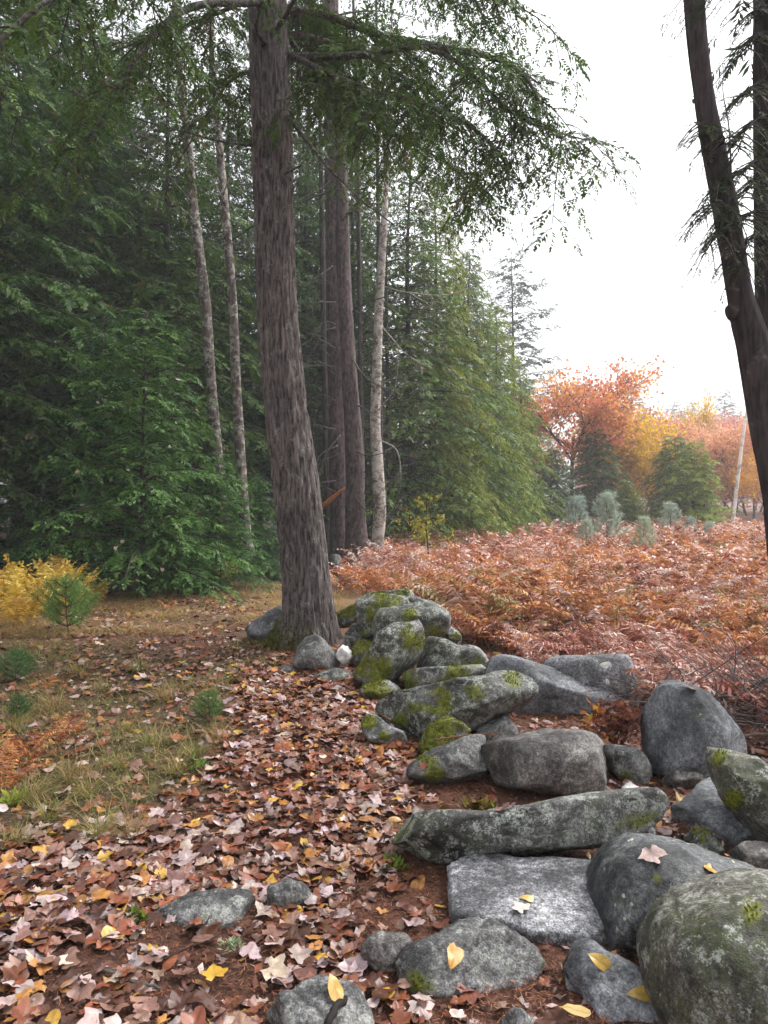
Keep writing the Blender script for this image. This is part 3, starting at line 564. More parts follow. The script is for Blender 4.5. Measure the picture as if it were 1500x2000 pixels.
# ------------------------------------------------------------------ trunks
def trunk_mesh(pts, name, bark, sides=64, rows=220, furrow=.010, flare=.5, base=(0, 0, 0), seed=0, fx=9., fzs=1.1, flh=.22):
    """pts: (x,y,z,r)"""
    c = smooth_path(np.array(pts, float), rows); P = c[:, :3]; R = np.maximum(c[:, 3], .003)
    th = np.arange(sides) * 2 * math.pi / sides
    zz = P[:, 2][:, None] + 0 * th[None]; ct = np.cos(th)[None] + 0 * zz; st = np.sin(th)[None] + 0 * zz
    q = np.stack([ct * fx * .45 + seed, st * fx * .45, zz * fzs], -1).reshape(-1, 3)
    ri = 1 - np.abs(fbm(q, 4, .55)) * 2.2
    lump = fbm(np.stack([ct * .9 + seed, st * .9, zz * .8], -1).reshape(-1, 3), 3)
    rad = R[:, None] * (1 + .07 * lump.reshape(zz.shape)) - furrow * np.clip(ri, 0, 1).reshape(zz.shape) * np.clip(R / R[0] * 1.2, .4, 1)[:, None]
    z0 = P[0, 2] + .12
    rad = rad * (1 + flare * np.exp(-np.maximum(zz - z0, 0) / flh) * (.6 + .4 * np.sin(5 * th + seed)[None]))
    V = np.stack([P[:, 0:1] + rad * ct, P[:, 1:2] + rad * st, zz], -1).reshape(-1, 3) - np.asarray(base)
    n = rows; i = np.arange(n - 1)[:, None] * sides; j = np.arange(sides)[None]; k = (j + 1) % sides
    Q = np.stack([i + j, i + k, i + sides + k, i + sides + j], -1).reshape(-1, 4)
    return mk_mesh(name, V, Q, bark, smooth=True)
def px_trunk(pl, Y, dY=0.0):
    """(px, py, width px) list from base up -> world points with radius"""
    out = []
    for k, (x, y, wd) in enumerate(pl):
        yy = Y + dY * k / max(1, len(pl) - 1); p = at(x, y, yy); out.append((*p, wd / F * yy / 2))
    return out
def limb_mesh(pts, r0, r1, mat, n=26, sides=8, seed=0, wob=.02, base=(0, 0, 0)):
    c = smooth_path(np.array(pts), n); r = np.random.default_rng(seed)
    c[2:] += wob * np.cumsum(r.normal(size=(n - 2, 3)), 0) * .3
    R = np.linspace(r0, r1, n) * (1 + .08 * r.normal(size=n)); tv = tube(c, R, sides)
    m = MB(); m.add(tv[0], tv[1], tv[2]); return m.mesh('limb', mat, True, base), c

# --- the big leaning hemlock
HB = gnd(605, 1262); HY = HB[1]
hem = thing('hemlock_tree', 'large leaning hemlock with furrowed grey brown trunk beside the tumbled stone wall', 'tree', (HB[0], HB[1], 0))
hp = [(606, 1290, 112), (605, 1250, 104), (598, 1130, 95), (585, 1000, 92), (566, 850, 88), (549, 700, 84), (541, 550, 80), (536, 400, 78), (529, 200, 77), (522, 0, 74), (516, -250, 66), (512, -520, 54), (508, -800, 40), (506, -1050, 22), (505, -1200, 8)]
link('trunk', trunk_mesh(px_trunk(hp, HY), 'trunk', B_BIG, 112, 300, .036, .55, (HB[0], HB[1], 0), 2, 16, 2.6, .28), hem)
# (px, py, Y) control points of each limb, radius, foliage density
LIMBS = [
    ([(545, 5, 7.9), (480, 5, 7.5), (380, 12, 7.0), (300, 70, 6.7), (235, 170, 6.5), (195, 250, 6.4), (140, 320, 6.3)], .042, .012, .95),
    ([(530, -60, 7.9), (420, -90, 7.0), (280, -60, 6.2), (140, -20, 5.6), (20, 60, 5.2), (-60, 160, 5.0)], .045, .012, 1.0),
    ([(530, -140, 7.9), (400, -220, 7.6), (240, -180, 7.2), (60, -90, 6.9), (-120, 20, 6.7)], .045, .012, 1.0),
    ([(545, 110, 7.9), (620, 112, 7.8), (720, 105, 7.6), (830, 92, 7.4), (930, 108, 7.2), (1005, 130, 7.0), (1040, 165, 6.9), (1065, 215, 6.85)], .045, .012, .9),
    ([(835, 95, 7.4), (890, 120, 7.3), (950, 175, 7.2), (1000, 222, 7.1), (1065, 250, 7.05), (1150, 272, 7.0)], .026, .006, .85),
    ([(545, 15, 7.9), (640, 30, 8.2), (740, 65, 8.5), (860, 85, 8.8), (980, 110, 9.1), (1060, 160, 9.3)], .045, .012, 1.0),
    ([(555, 100, 7.9), (640, 140, 7.6), (730, 175, 7.4), (830, 205, 7.2), (930, 260, 7.1), (1000, 330, 7.0)], .032, .008, .95),
    ([(540, 40, 7.9), (610, 130, 8.6), (700, 210, 9.1), (800, 270, 9.4), (900, 330, 9.6), (960, 400, 9.7)], .03, .008, 1.0),
    ([(530, -80, 7.9), (650, -110, 7.7), (800, -90, 7.5), (930, -40, 7.3), (1010, 30, 7.2)], .045, .012, 1.0),
    ([(530, -160, 7.9), (650, -190, 8.6), (780, -120, 9.3), (900, -40, 9.8), (960, 60, 10.1)], .045, .012, 1.0),
    ([(530, 130, 7.9), (480, 140, 8.5), (440, 170, 9.0), (400, 230, 9.4), (350, 310, 9.6)], .028, .008, .8),
    ([(540, -10, 7.9), (600, 60, 9.0), (660, 140, 9.9), (720, 230, 10.6), (760, 320, 11)], .03, .008, 1.0),
    ([(545, 60, 7.9), (640, 80, 8.3), (740, 120, 8.8), (850, 190, 9.2), (930, 280, 9.5)], .03, .008, 1.0),
    ([(540, 20, 7.9), (610, 30, 8.9), (700, 60, 9.8), (790, 130, 10.6), (850, 230, 11.2), (880, 330, 11.5)], .03, .008, 1.0),
    ([(530, -30, 7.9), (440, 20, 8.8), (340, 60, 9.5), (230, 100, 10), (120, 160, 10.4)], .03, .008, 1.0),
    ([(530, -60, 7.9), (560, -20, 9.4), (600, 40, 10.6), (660, 90, 11.8)], .04, .01, 1.0),
]
fo = [[], [], [], []]; wood = MB(); rr_ = np.random.default_rng(77)
for k, (pp, r0, r1, den) in enumerate(LIMBS):
    me, c = limb_mesh([at(*q) for q in pp], r0, r1, B_LIMB, 30, 8, k, .012, (HB[0], HB[1], 0)); link('limb', me, hem)
    spray_curve(c, rr_, fo, wood, .5 if k == 0 else .17, .078 / den, .66, .165, .06, .42, .4)
    # secondary drooping twigs
    for s in np.linspace(.25, .97, 9):
        i = int(s * 29); st = c[i]; a = rr_.uniform(0, 6.28); ln = rr_.uniform(.35, .9); t = np.linspace(0, 1, 6)
        c2 = st + np.stack([ln * t * math.cos(a) * .8, ln * t * math.sin(a) * .8, -ln * .75 * t ** 1.6], -1)
        wood.add(*tube(c2, np.linspace(.008, .003, 6), 4, False)[:2], C=(.045, .037, .032)); spray_curve(c2, rr_, fo, wood, .2, .09, .35, .18, .075, .4, .5)
for k in range(34):   # the crown above
    z = 8.5 + k * .17; az = k * 2.399; ln = 3.0 * (1 - k / 40); t = np.linspace(0, 1, 7); tx = np.interp(z, [1.5, 6.6, 12], [-.76, -1.2, -1.27])
    c = np.stack([tx + ln * t * math.cos(az), HY + ln * t * math.sin(az), z + ln * (.1 * t - .35 * t * t)], -1); wood.add(*tube(c, np.linspace(.03, .005, 7), 5, False)[:2], C=(.05, .04, .035))
    spray_curve(c, rr_, fo, None, .15, .26, .8, .36, .15, .4)
V, Q, C = fronds(np.concatenate(fo[0]), np.concatenate(fo[1]), np.concatenate(fo[2]), np.concatenate(fo[3]), rr_, 7, .13, (62, 35), .42, col=((.026, .066, .014), (.11, .18, .03)), dead=.02)
f = link('crown', mk_mesh('crown', V - np.array([HB[0], HB[1], 0]), Q, M_NEEDLE, C), hem); f['kind'] = 'stuff'
b = link('branches', wood.mesh('branches', M_TWIG, False, (HB[0], HB[1], 0)), hem); b['kind'] = 'stuff'
print('hemlock foliage quads', len(Q))
nm = 2600; am = rr_.uniform(math.pi * .75, math.pi * 1.6, nm); zm = np.abs(rr_.normal(size=nm)) * .11; rm = .285 + .19 * np.exp(-zm / .16) + rr_.normal(size=nm) * .012
pm_ = np.stack([rm * np.cos(am), rm * np.sin(am), zm + .03], -1); dm_ = unit(np.stack([np.cos(am), np.sin(am), 0 * am + .8], -1) + rr_.normal(size=(nm, 3)) * .4) * rr_.uniform(.012, .03, (nm, 1)); sm_ = unit(np.cross(dm_, rr_.normal(size=(nm, 3)))) * .006; hm_ = rr_.random((nm, 1))
mo_ = link('moss', mk_mesh('moss', np.stack([pm_ - sm_, pm_ + sm_, pm_ + dm_], 1).reshape(-1, 3), np.arange(3 * nm).reshape(-1, 3), M_MOSS, np.repeat(np.array([.05, .065, .012]) * (1 - hm_) + np.array([.2, .2, .03]) * hm_, 3, 0)), hem); mo_['kind'] = 'stuff'
def dead_limb(parent, base, pp, r0, r1, mat, seed, twigs=5, tl=.5):
    me, c = limb_mesh([at(*q) for q in pp], r0, r1, mat, 24, 6, seed, .01, base); o = link('dead_limb', me, parent); r = np.random.default_rng(seed + 9)
    if twigs:
        m = MB()
        for k in range(twigs):
            i = r.integers(8, 23); d = unit(c[min(i + 1, 23)] - c[i] + r.normal(size=3) * .06) ; d = unit(d + r.normal(size=3) * .5); ln = tl * r.uniform(.4, 1)
            t = np.linspace(0, 1, 6)[:, None]; q = c[i] + d * ln * t + np.cumsum(r.normal(size=(6, 3)) * .012, 0); q[0] = c[i]
            m.add(*tube(q, np.linspace(r1 * 1.1, .002, 6), 4, False)[:2], C=(.16, .145, .13))
        t_ = link('twigs', m.mesh('twigs', M_TWIG, False, base), o); t_['kind'] = 'stuff'
    return o
hb = (HB[0], HB[1], 0)
dead_limb(hem, hb, [(560, 225, 7.8), (600, 275, 7.6), (650, 335, 7.4), (710, 395, 7.2), (770, 440, 7.1)], .02, .006, B_LIMB, 1, 8, .6)
dead_limb(hem, hb, [(555, 340, 7.75), (580, 330, 7.5), (605, 315, 7.3)], .016, .006, B_LIMB, 2, 0)
dead_limb(hem, hb, [(540, 60, 7.7), (560, 25, 7.4), (585, -10, 7.1)], .03, .015, B_DARK, 3, 0)
dead_limb(hem, hb, [(520, 90, 7.75), (500, 60, 7.4), (505, 20, 7.2)], .03, .01, B_DARK, 4, 0)
dead_limb(hem, hb, [(530, 285, 7.9), (450, 280, 7.8), (360, 255, 7.7), (260, 225, 7.6), (110, 160, 7.6)], .012, .004, B_LIMB, 5, 10, .8)
dead_limb(hem, hb, [(525, 410, 7.9), (480, 450, 7.9), (440, 480, 7.9)], .009, .004, B_DARK, 6, 3, .4)

# --- twin pine behind
tb = at(672, 1085, 17.5); tb[2] = 0
twin = thing('pine_tree', 'twin stemmed pine with smooth purplish grey trunks behind the wall', 'tree', tb)
link('trunk', trunk_mesh(px_trunk([(664, 1120, 44), (663, 1050, 40), (660, 900, 38), (657, 700, 37), (654, 500, 36), (650, 300, 34), (647, 100, 31), (645, -150, 30), (642, -400, 18)], 17.9), 'trunk', B_PINE, 40, 160, .012, .3, tb, 4, 8), twin)
link('trunk', trunk_mesh(px_trunk([(698, 1125, 56), (697, 1070, 46), (694, 960, 38), (692, 880, 36), (684, 760, 32), (677, 640, 29), (671, 520, 28), (668, 380, 24), (662, 200, 18)], 17.0), 'trunk', B_PINE, 40, 160, .012, .3, tb, 6, 8), twin)
for k, pp in enumerate([[(660, 870, 17.3), (625, 890, 17.0), (612, 930, 16.8), (600, 985, 16.6)], [(665, 850, 17.3), (640, 880, 17), (618, 935, 16.6), (600, 950, 16.4)], [(650, 520, 17.5), (620, 540, 17.2), (585, 565, 17)],
                        [(655, 590, 17.5), (620, 590, 17), (600, 600, 16.8)], [(640, 800, 17.5), (655, 720, 17), (630, 680, 16.6), (618, 640, 16.4)], [(690, 790, 17), (715, 800, 16.6), (750, 825, 16.3)], [(690, 880, 16.9), (720, 890, 16.5), (760, 880, 16.2)],
                        [(680, 690, 17), (720, 740, 16.5), (780, 770, 16)], [(688, 960, 16.9), (720, 1000, 16.5), (745, 960, 16.1)], [(672, 620, 17.2), (720, 590, 16.6), (790, 570, 16)]]):
    dead_limb(twin, tb, pp, .02, .006, B_LIMB, 20 + k, 7, .8)
rd = np.random.default_rng(4)
for k in range(18):
    py0 = rd.uniform(430, 1010); px0 = 655 if k % 2 else 690; sg = -1 if k % 2 else 1; ln = rd.uniform(30, 95)
    dead_limb(twin, tb, [(px0, py0, 17.2), (px0 + sg * ln * .5, py0 - rd.uniform(-12, 18), 16.8), (px0 + sg * ln, py0 + rd.uniform(-10, 45), 16.4)], .014, .004, B_LIMB, 200 + k, 6, .7)
V_ = [[], [], [], []]; wd_ = MB()
for k in range(26):
    z = 8.2 + k * .33; az = k * 2.4; ln = 3.2 * (1 - k / 32); t = np.linspace(0, 1, 7)
    c = np.stack([tb[0] - .25 + ln * t * math.cos(az), 17.8 + ln * t * math.sin(az), z + ln * (.15 * t - .3 * t * t)], -1); wd_.add(*tube(c, np.linspace(.03, .005, 7), 4, False)[:2]); spray_curve(c, rr_, V_, None, .15, .26, .8, .38, .16, .4)
V, Q, C = fronds(*[np.concatenate(a) for a in V_], rr_, 5, .12, col=GREEN_D)
f = link('crown', mk_mesh('crown', V - tb, Q, M_NEEDLE, C), twin); f['kind'] = 'stuff'
b = link('branches', wd_.mesh('branches', M_TWIG, False, tb), twin); b['kind'] = 'stuff'

# --- birch and lichened stems
def slim(label, name, pl, Y, mat, sprigs, cat='tree', seed=0, fur=.004):
    p = px_trunk(pl, Y); base = np.array([p[0][0], Y, 0]); t = thing(name, label, cat, base)
    link('trunk', trunk_mesh(p, 'trunk', mat, 24, 140, fur, .25, base, seed, 5), t)
    for k, pp in enumerate(sprigs): dead_limb(t, base, pp, .014, .005, mat, seed + k, 6, .7)
    return t
slim('slender pale birch stem with patchy white bark between pine and field', 'birch_tree', [(728, 1125, 32), (733, 1090, 24), (742, 1000, 25), (737, 900, 22), (733, 820, 20), (737, 700, 19), (740, 600, 18), (746, 500, 16), (752, 400, 12), (757, 300, 9), (762, 150, 6), (766, 0, 3)], 16.6, B_BIRCH,
     [[(752, 560, 16.5), (800, 572, 16.2), (880, 575, 16), (960, 540, 15.8), (1030, 485, 15.6), (1075, 455, 15.5)], [(800, 572, 16.2), (830, 590, 16), (850, 610, 16)], [(748, 640, 16.5), (790, 690, 16.1), (840, 720, 15.8)], [(740, 800, 16.5), (770, 760, 16.2), (780, 700, 16)], [(742, 860, 16.4), (775, 880, 16.1), (785, 940, 16)], [(750, 440, 16.5), (700, 400, 16.3), (650, 330, 16.1)]], seed=31)
slim('grey lichen flecked stem rising left of the hemlock, the nearer to its trunk', 'maple_tree', [(486, 1085, 26), (480, 1040, 22), (470, 900, 20), (462, 760, 19), (456, 620, 18), (446, 480, 17), (436, 370, 16), (424, 230, 14), (414, 100, 11), (412, -80, 12), (408, -300, 7)], 14.3, B_PALE,
     [[(436, 380, 14.2), (450, 340, 14), (455, 290, 14)], [(440, 400, 14.2), (400, 330, 13.9), (330, 290, 13.7), (200, 230, 13.5)], [(430, 300, 14.2), (400, 240, 14), (300, 190, 13.7), (100, 150, 13.5)], [(450, 560, 14.2), (480, 500, 14), (500, 450, 14)], [(424, 230, 14.2), (380, 180, 14), (310, 150, 13.8)]], seed=41)
slim('grey lichen flecked leaning stem behind the broad young fir', 'maple_tree', [(442, 1040, 24), (432, 960, 22), (420, 840, 21), (410, 720, 20), (402, 600, 20), (390, 500, 19), (378, 400, 18), (368, 280, 16), (352, 150, 14), (342, 20, 11), (335, -200, 9)], 15.2, B_PALE,
     [[(378, 400, 15.1), (300, 310, 14.8), (230, 265, 14.6), (110, 215, 14.5)], [(380, 430, 15.1), (330, 390, 14.8), (250, 360, 14.6)], [(352, 150, 15.1), (310, 60, 14.9), (270, 10, 14.8)], [(350, 130, 15.1), (380, 70, 14.9), (385, 0, 14.8)]], seed=51)
for k, (lab, x0, x1, wd, Y, yb) in enumerate([('thin dark stem in the gap left of the twin pine', 640, 628, 16, 19.5, 1060), ('thin dark stem standing close behind the birch', 707, 700, 12, 21, 1060), ('thin dark stem behind the birch on its field side', 760, 752, 9, 22, 1055)]):
    slim(lab, 'dead_stem', [(x0, yb, wd * 1.3), (x0, 950, wd), ((x0 + x1) / 2, 700, wd * .8), (x1, 400, wd * .6), (x1 - 5, 100, wd * .4)], Y, B_DARK, [[(x0, 850, Y), (x0 - 30, 830, Y - .4), (x0 - 60, 870, Y - .7)], [(x0, 700, Y), (x0 + 40, 680, Y - .4), (x0 + 80, 700, Y - .7)]], seed=70 + k)
for k in range(16):
    px = [-10, 25, 60, 95, 130, 510, 60, 580, 610, 655, 715, 745, 30, 110, 160, 540][k]; Y = 17 + (k * 37 % 11) + .3 * k
    wd = 260 / Y * rs.uniform(.7, 1.2); lean = rs.uniform(-25, 25); yb = 975 + 2266 / Y + 12
    slim('dark bare stem standing inside the shaded wood', 'tree_stem', [(px, yb, wd * 1.3), (px + lean * .2, 900, wd), (px + lean * .6, 650, wd * .9), (px + lean, 350, wd * .7), (px + lean * 1.4, 0, wd * .5)], Y, B_DARK, [[(px + lean * .2, 850, Y), (px - 40, 860, Y - .5), (px - 70, 900, Y - .8)]], seed=90 + k)['group'] = 'bare stems inside the wood'
# orange split wood shard
p0, p1 = at(622, 995, 16.4), at(674, 952, 16.1); ax = unit(p1 - p0); sv = unit(np.cross(ax, [0, -1, .2])); tv = unit(np.cross(ax, sv))
sh = []
for s, wd in ((0, .02), (.12, .05), (.3, .05), (.45, .06), (.6, .045), (.85, .035), (1, .012)):
    q = p0 + (p1 - p0) * s
    for a, b in ((1, .25), (.3, 1), (-1, .4), (-.2, -.6)): sh.append(q + sv * wd * a + tv * wd * .35 * b)
Q = [[i * 4 + j, i * 4 + (j + 1) % 4, i * 4 + 4 + (j + 1) % 4, i * 4 + 4 + j] for i in range(6) for j in range(4)] + [[3, 2, 1, 0], [24, 25, 26, 27]]
m_, n_, o_ = nodes('split_wood'); tcn = N(n_, 'ShaderNodeTexCoord'); cc = ramp(n_, noise_tex(n_, 20, 4, .6, tcn.outputs['Object']), [(.3, (.24, .07, .025)), (.7, (.5, .2, .08))]); pp_ = N(n_, 'ShaderNodeBsdfPrincipled', Roughness=.7); n_.links.new(cc, pp_.inputs[0]); n_.links.new(pp_.outputs[0], o_.inputs[0])
tag(link('wood_shard', mk_mesh('wood_shard', np.array(sh) - p0, np.array(Q), m_), loc=p0), 'orange brown split wood shard caught in twigs beside the twin pine', 'wood')

# --- the dark tree at the right
RY = 4.6; rb = np.array([(1560 - CX) / F * RY, RY, 0])
rt = thing('hemlock_tree', 'dark forked tree with a knobbed mossy stem at the right of the boulders', 'tree', rb)
link('trunk', trunk_mesh(px_trunk([(1612, 1500, 130), (1588, 1300, 122), (1553, 1000, 114), (1538, 700, 104), (1528, 400, 98), (1523, 100, 94), (1520, -200, 86), (1515, -500, 70), (1510, -900, 40), (1505, -1200, 12)], RY + .15), 'trunk', B_RIGHT, 56, 160, .012, .35, rb, 9, 12), rt)
link('trunk', trunk_mesh(px_trunk([(1612, 1500, 70), (1582, 1300, 76), (1547, 1120, 74), (1527, 980, 72), (1502, 840, 70), (1478, 700, 66), (1456, 620, 56), (1444, 570, 48), (1428, 480, 48), (1411, 380, 47), (1391, 280, 44), (1373, 180, 38), (1361, 80, 38), (1355, 0, 38), (1345, -140, 34), (1335, -350, 26), (1330, -600, 12)], RY - .15), 'stem', B_RIGHT, 40, 160, .006, 0, rb, 12, 9), rt)
S, T3 = ico(3); kn = S * np.array([.045, .04, .05]) * (1 + .2 * fbm(S * 2, 3))[:, None] + at(1433, 610, RY - .17)
link('knob', mk_mesh('knob', kn - rb, T3, B_RIGHT, smooth=True), rt)
fo = [[], [], [], []]; wood = MB(); r2 = np.random.default_rng(5)
for pp, bl in [([(1505, 10, 4.7), (1480, 20, 4.5), (1455, 5, 4.4)], .2), ([(1505, 60, 4.7), (1475, 70, 4.5), (1455, 110, 4.4)], .25), ([(1500, 150, 4.7), (1470, 170, 4.5), (1452, 185, 4.4), (1425, 190, 4.38)], .18), ([(1500, 220, 4.7), (1460, 250, 4.4), (1440, 300, 4.3)], .25),
               ([(1500, 300, 4.7), (1450, 330, 4.35), (1425, 350, 4.25), (1395, 365, 4.22)], .25), ([(1495, 330, 4.7), (1450, 385, 4.4), (1430, 420, 4.3)], .3), ([(1495, 400, 4.7), (1440, 430, 4.3), (1410, 450, 4.2), (1385, 480, 4.18)], .25), ([(1495, 440, 4.7), (1460, 480, 4.4), (1445, 520, 4.35)], .25),
               ([(1395, 250, 4.45), (1370, 240, 4.3), (1355, 240, 4.25)], .12), ([(1400, 290, 4.4), (1415, 270, 4.25), (1390, 250, 4.2)], .22), ([(1420, 400, 4.4), (1385, 400, 4.2), (1365, 410, 4.15)], .2),
               ([(1520, -60, 4.7), (1480, -100, 4.3), (1420, -80, 4.0)], .5), ([(1520, 150, 4.8), (1600, 130, 4.8), (1700, 180, 4.8)], .5), ([(1520, 350, 4.8), (1600, 330, 4.8), (1700, 400, 4.8)], .5), ([(1520, -160, 4.8), (1560, -200, 5.6), (1600, -150, 6.4)], .6)]:
    c = smooth_path(np.array([at(*q) for q in pp]), 12); wood.add(*tube(c, np.linspace(.008, .003, 12), 4, False)[:2], C=(.03, .026, .024)); spray_curve(c, r2, fo, wood, .15, .035, bl * .7, .075, .03, .6, .3)
for k in range(24):
    z = 6.0 + k * .28; az = k * 2.399 + 1.2; ln = 2.4 * (1 - k / 30); t = np.linspace(0, 1, 7)
    if math.cos(az) < -.3 and z < 8: continue
    c = np.stack([rb[0] - .12 + ln * t * math.cos(az), RY + ln * t * math.sin(az), z + ln * (.1 * t - .35 * t * t)], -1); wood.add(*tube(c, np.linspace(.02, .004, 7), 5, False)[:2], C=(.03, .026, .024)); spray_curve(c, r2, fo, None, .2, .3, .6, .34, .16, .4)
V, Q, C = fronds(*[np.concatenate(a) for a in fo], r2, 6, .10, col=((.018, .036, .016), (.06, .092, .03)))
f = link('crown', mk_mesh('crown', V - rb, Q, M_NEEDLE, C), rt); f['kind'] = 'stuff'
b = link('branches', wood.mesh('branches', M_TWIG, False, rb), rt); b['kind'] = 'stuff'
m = MB(); c = smooth_path(np.array([at(1428, 335, 4.3), at(1424, 250, 4.3), at(1412, 180, 4.3), at(1414, 130, 4.3)]), 10); m.add(*tube(c, np.linspace(.006, .002, 10), 5)[:3]); link('twig', m.mesh('twig', M_TWIG, True, rb), rt)

# ------------------------------------------------------------------ broadleaf trees beyond the field
def broadleaf(name, seed, h, spread, r0, nleaf, lsz, cols, bark, cb=.25, tilt=.0, clump=.35):
    r = np.random.default_rng(seed); m = MB(); tips = []
    def grow(p, d, ln, rad, lev):
        n = 6; q = [p]
        for i in range(n):
            d = unit(d + r.normal(size=3) * .10 + UP * .05); q.append(q[-1] + d * ln / n)
        m.add(*tube(np.array(q), np.linspace(rad, rad * .6, n + 1), 7 if lev < 2 else 4, False)[:2], C=(.045, .03, .03))
        if lev >= 3 or rad < .006: tips.extend(q[2:]); return
        if lev >= 2: tips.extend(q[3:])
        for i in range([7, 5, 4][lev]):
            s = r.uniform(.35 if lev else cb + .1, 1.0); b = np.array(q[0]) + (np.array(q[-1]) - q[0]) * s; j = min(int(s * n), n - 1); b = q[j] + (q[j + 1] - q[j]) * (s * n - j)
            a = r.uniform(0, 6.28); dd = unit(d * .75 + spread * np.array([math.cos(a), math.sin(a), .15]))
            grow(b, dd, ln * r.uniform(.45, .7), rad * .5, lev + 1)
    grow(np.array([0, 0, -.1]), unit(np.array([tilt, 0, 1.0])), h * .62, r0, 0)
    tips = np.array(tips); id_ = r.integers(0, len(tips), nleaf); P = tips[id_] + r.normal(size=(nleaf, 3)) * clump * .5
    A = unit(r.normal(size=(nleaf, 3))); B = unit(np.cross(A, r.normal(size=(nleaf, 3)))); s = lsz * r.uniform(.6, 1.2, (nleaf, 1))
    V = np.stack([P - A * s, P + B * s * .7, P + A * s, P - B * s * .7], 1).reshape(-1, 3)
    cl = np.array(cols); ci = r.integers(0, len(cl), len(tips))[id_]; c = cl[ci] * r.uniform(.75, 1.25, (nleaf, 1)); c = np.repeat(c, 4, 0)
    root = link(name, None); link('trunk', m.mesh('trunk', bark, True), root); f = link('crown', mk_mesh('crown', V, np.arange(4 * nleaf).reshape(-1, 4), M_BROAD, c), root); f['kind'] = 'stuff'; f['tintable'] = 1
    return root
ORANGE = [(.76, .32, .14), (.72, .27, .16), (.78, .38, .12), (.66, .24, .17), (.78, .46, .13)]
RED = [(.68, .3, .24), (.6, .25, .22), (.72, .36, .25), (.62, .33, .28)]
YEL = [(.78, .56, .05), (.72, .48, .06), (.68, .42, .08)]
OM = broadleaf('maple_tree', 8, 7.6, 1.15, .12, 11000, .09, ORANGE, B_DARK, .12, .06, .6)
RM = broadleaf('maple_tree', 13, 9.5, 1.0, .14, 7000, .17, RED, B_DARK, .05, 0, 1.3)
YB = broadleaf('birch_tree', 21, 7.5, .8, .08, 5000, .12, YEL, B_BIRCH, .02, .03, .9)
plant(OM, 1115, 40, 1.03, .4, 'orange leaved maple with dark stem at the end of the hemlock row')
plant(OM, 1200, 46, .86, 2.2, 'lower orange red maple beside the orange leaved maple', tn=(.95, .85, 1.15))
plant(YB, 1245, 39.5, .86, 1.0, 'glowing yellow young birch between the maple and the pointed young hemlock')
plant(YB, 1280, 40.5, .72, 2.1, 'yellow birch just behind the pointed young hemlock')
plant(YB, 1355, 62, .5, 4.1, 'slim yellow birch rising over the red thicket', sz=2.5)
plant(YB, 1320, 54, .8, 3.0, 'pale yellow birch in the thicket above the bright young hemlock')
plant(YB, 1430, 50, .7, .3, 'soft yellow birch beside the thin white birch stem', tn=(1, .9, 1))
plant(YB, 1495, 46, .66, 5.0, 'yellow birch half hidden by the dark right hand trunk', tn=(1, .85, 1))
for k in range(34):
    Y = 50 + (k * 17 % 44); px = 1180 + (k * 137 % 380)
    plant(RM, px, Y, rs.uniform(.58, .8) * (Y / 62) ** .75, k * 1.3, 'misty red maple in the far autumn thicket', 'tree', 'red maples of the far thicket', tuple(np.array([(1, 1, 1), (1.15, 1.3, .9), (.85, .9, 1.1), (1.1, 1.25, .9)][k % 4])))
for k, (pl, Y, lab) in enumerate([([(1430, 1000, 8), (1445, 900, 7), (1450, 860, 6), (1456, 820, 5), (1460, 785, 3)], 42, 'thin white birch stem leaning before the red thicket'), ([(1355, 900, 6), (1356, 860, 5), (1357, 830, 4)], 60, 'faint white stem of the slim yellow birch thicket')]):
    p = px_trunk(pl, Y); p[0] = (p[0][0], p[0][1], -.1, p[0][3]); base = np.array([p[0][0], Y, 0]); t = thing('birch_tree', lab, 'tree', base); link('trunk', trunk_mesh(p, 'trunk', R_WHITE, 8, 30, 0, .1, base, k), t)

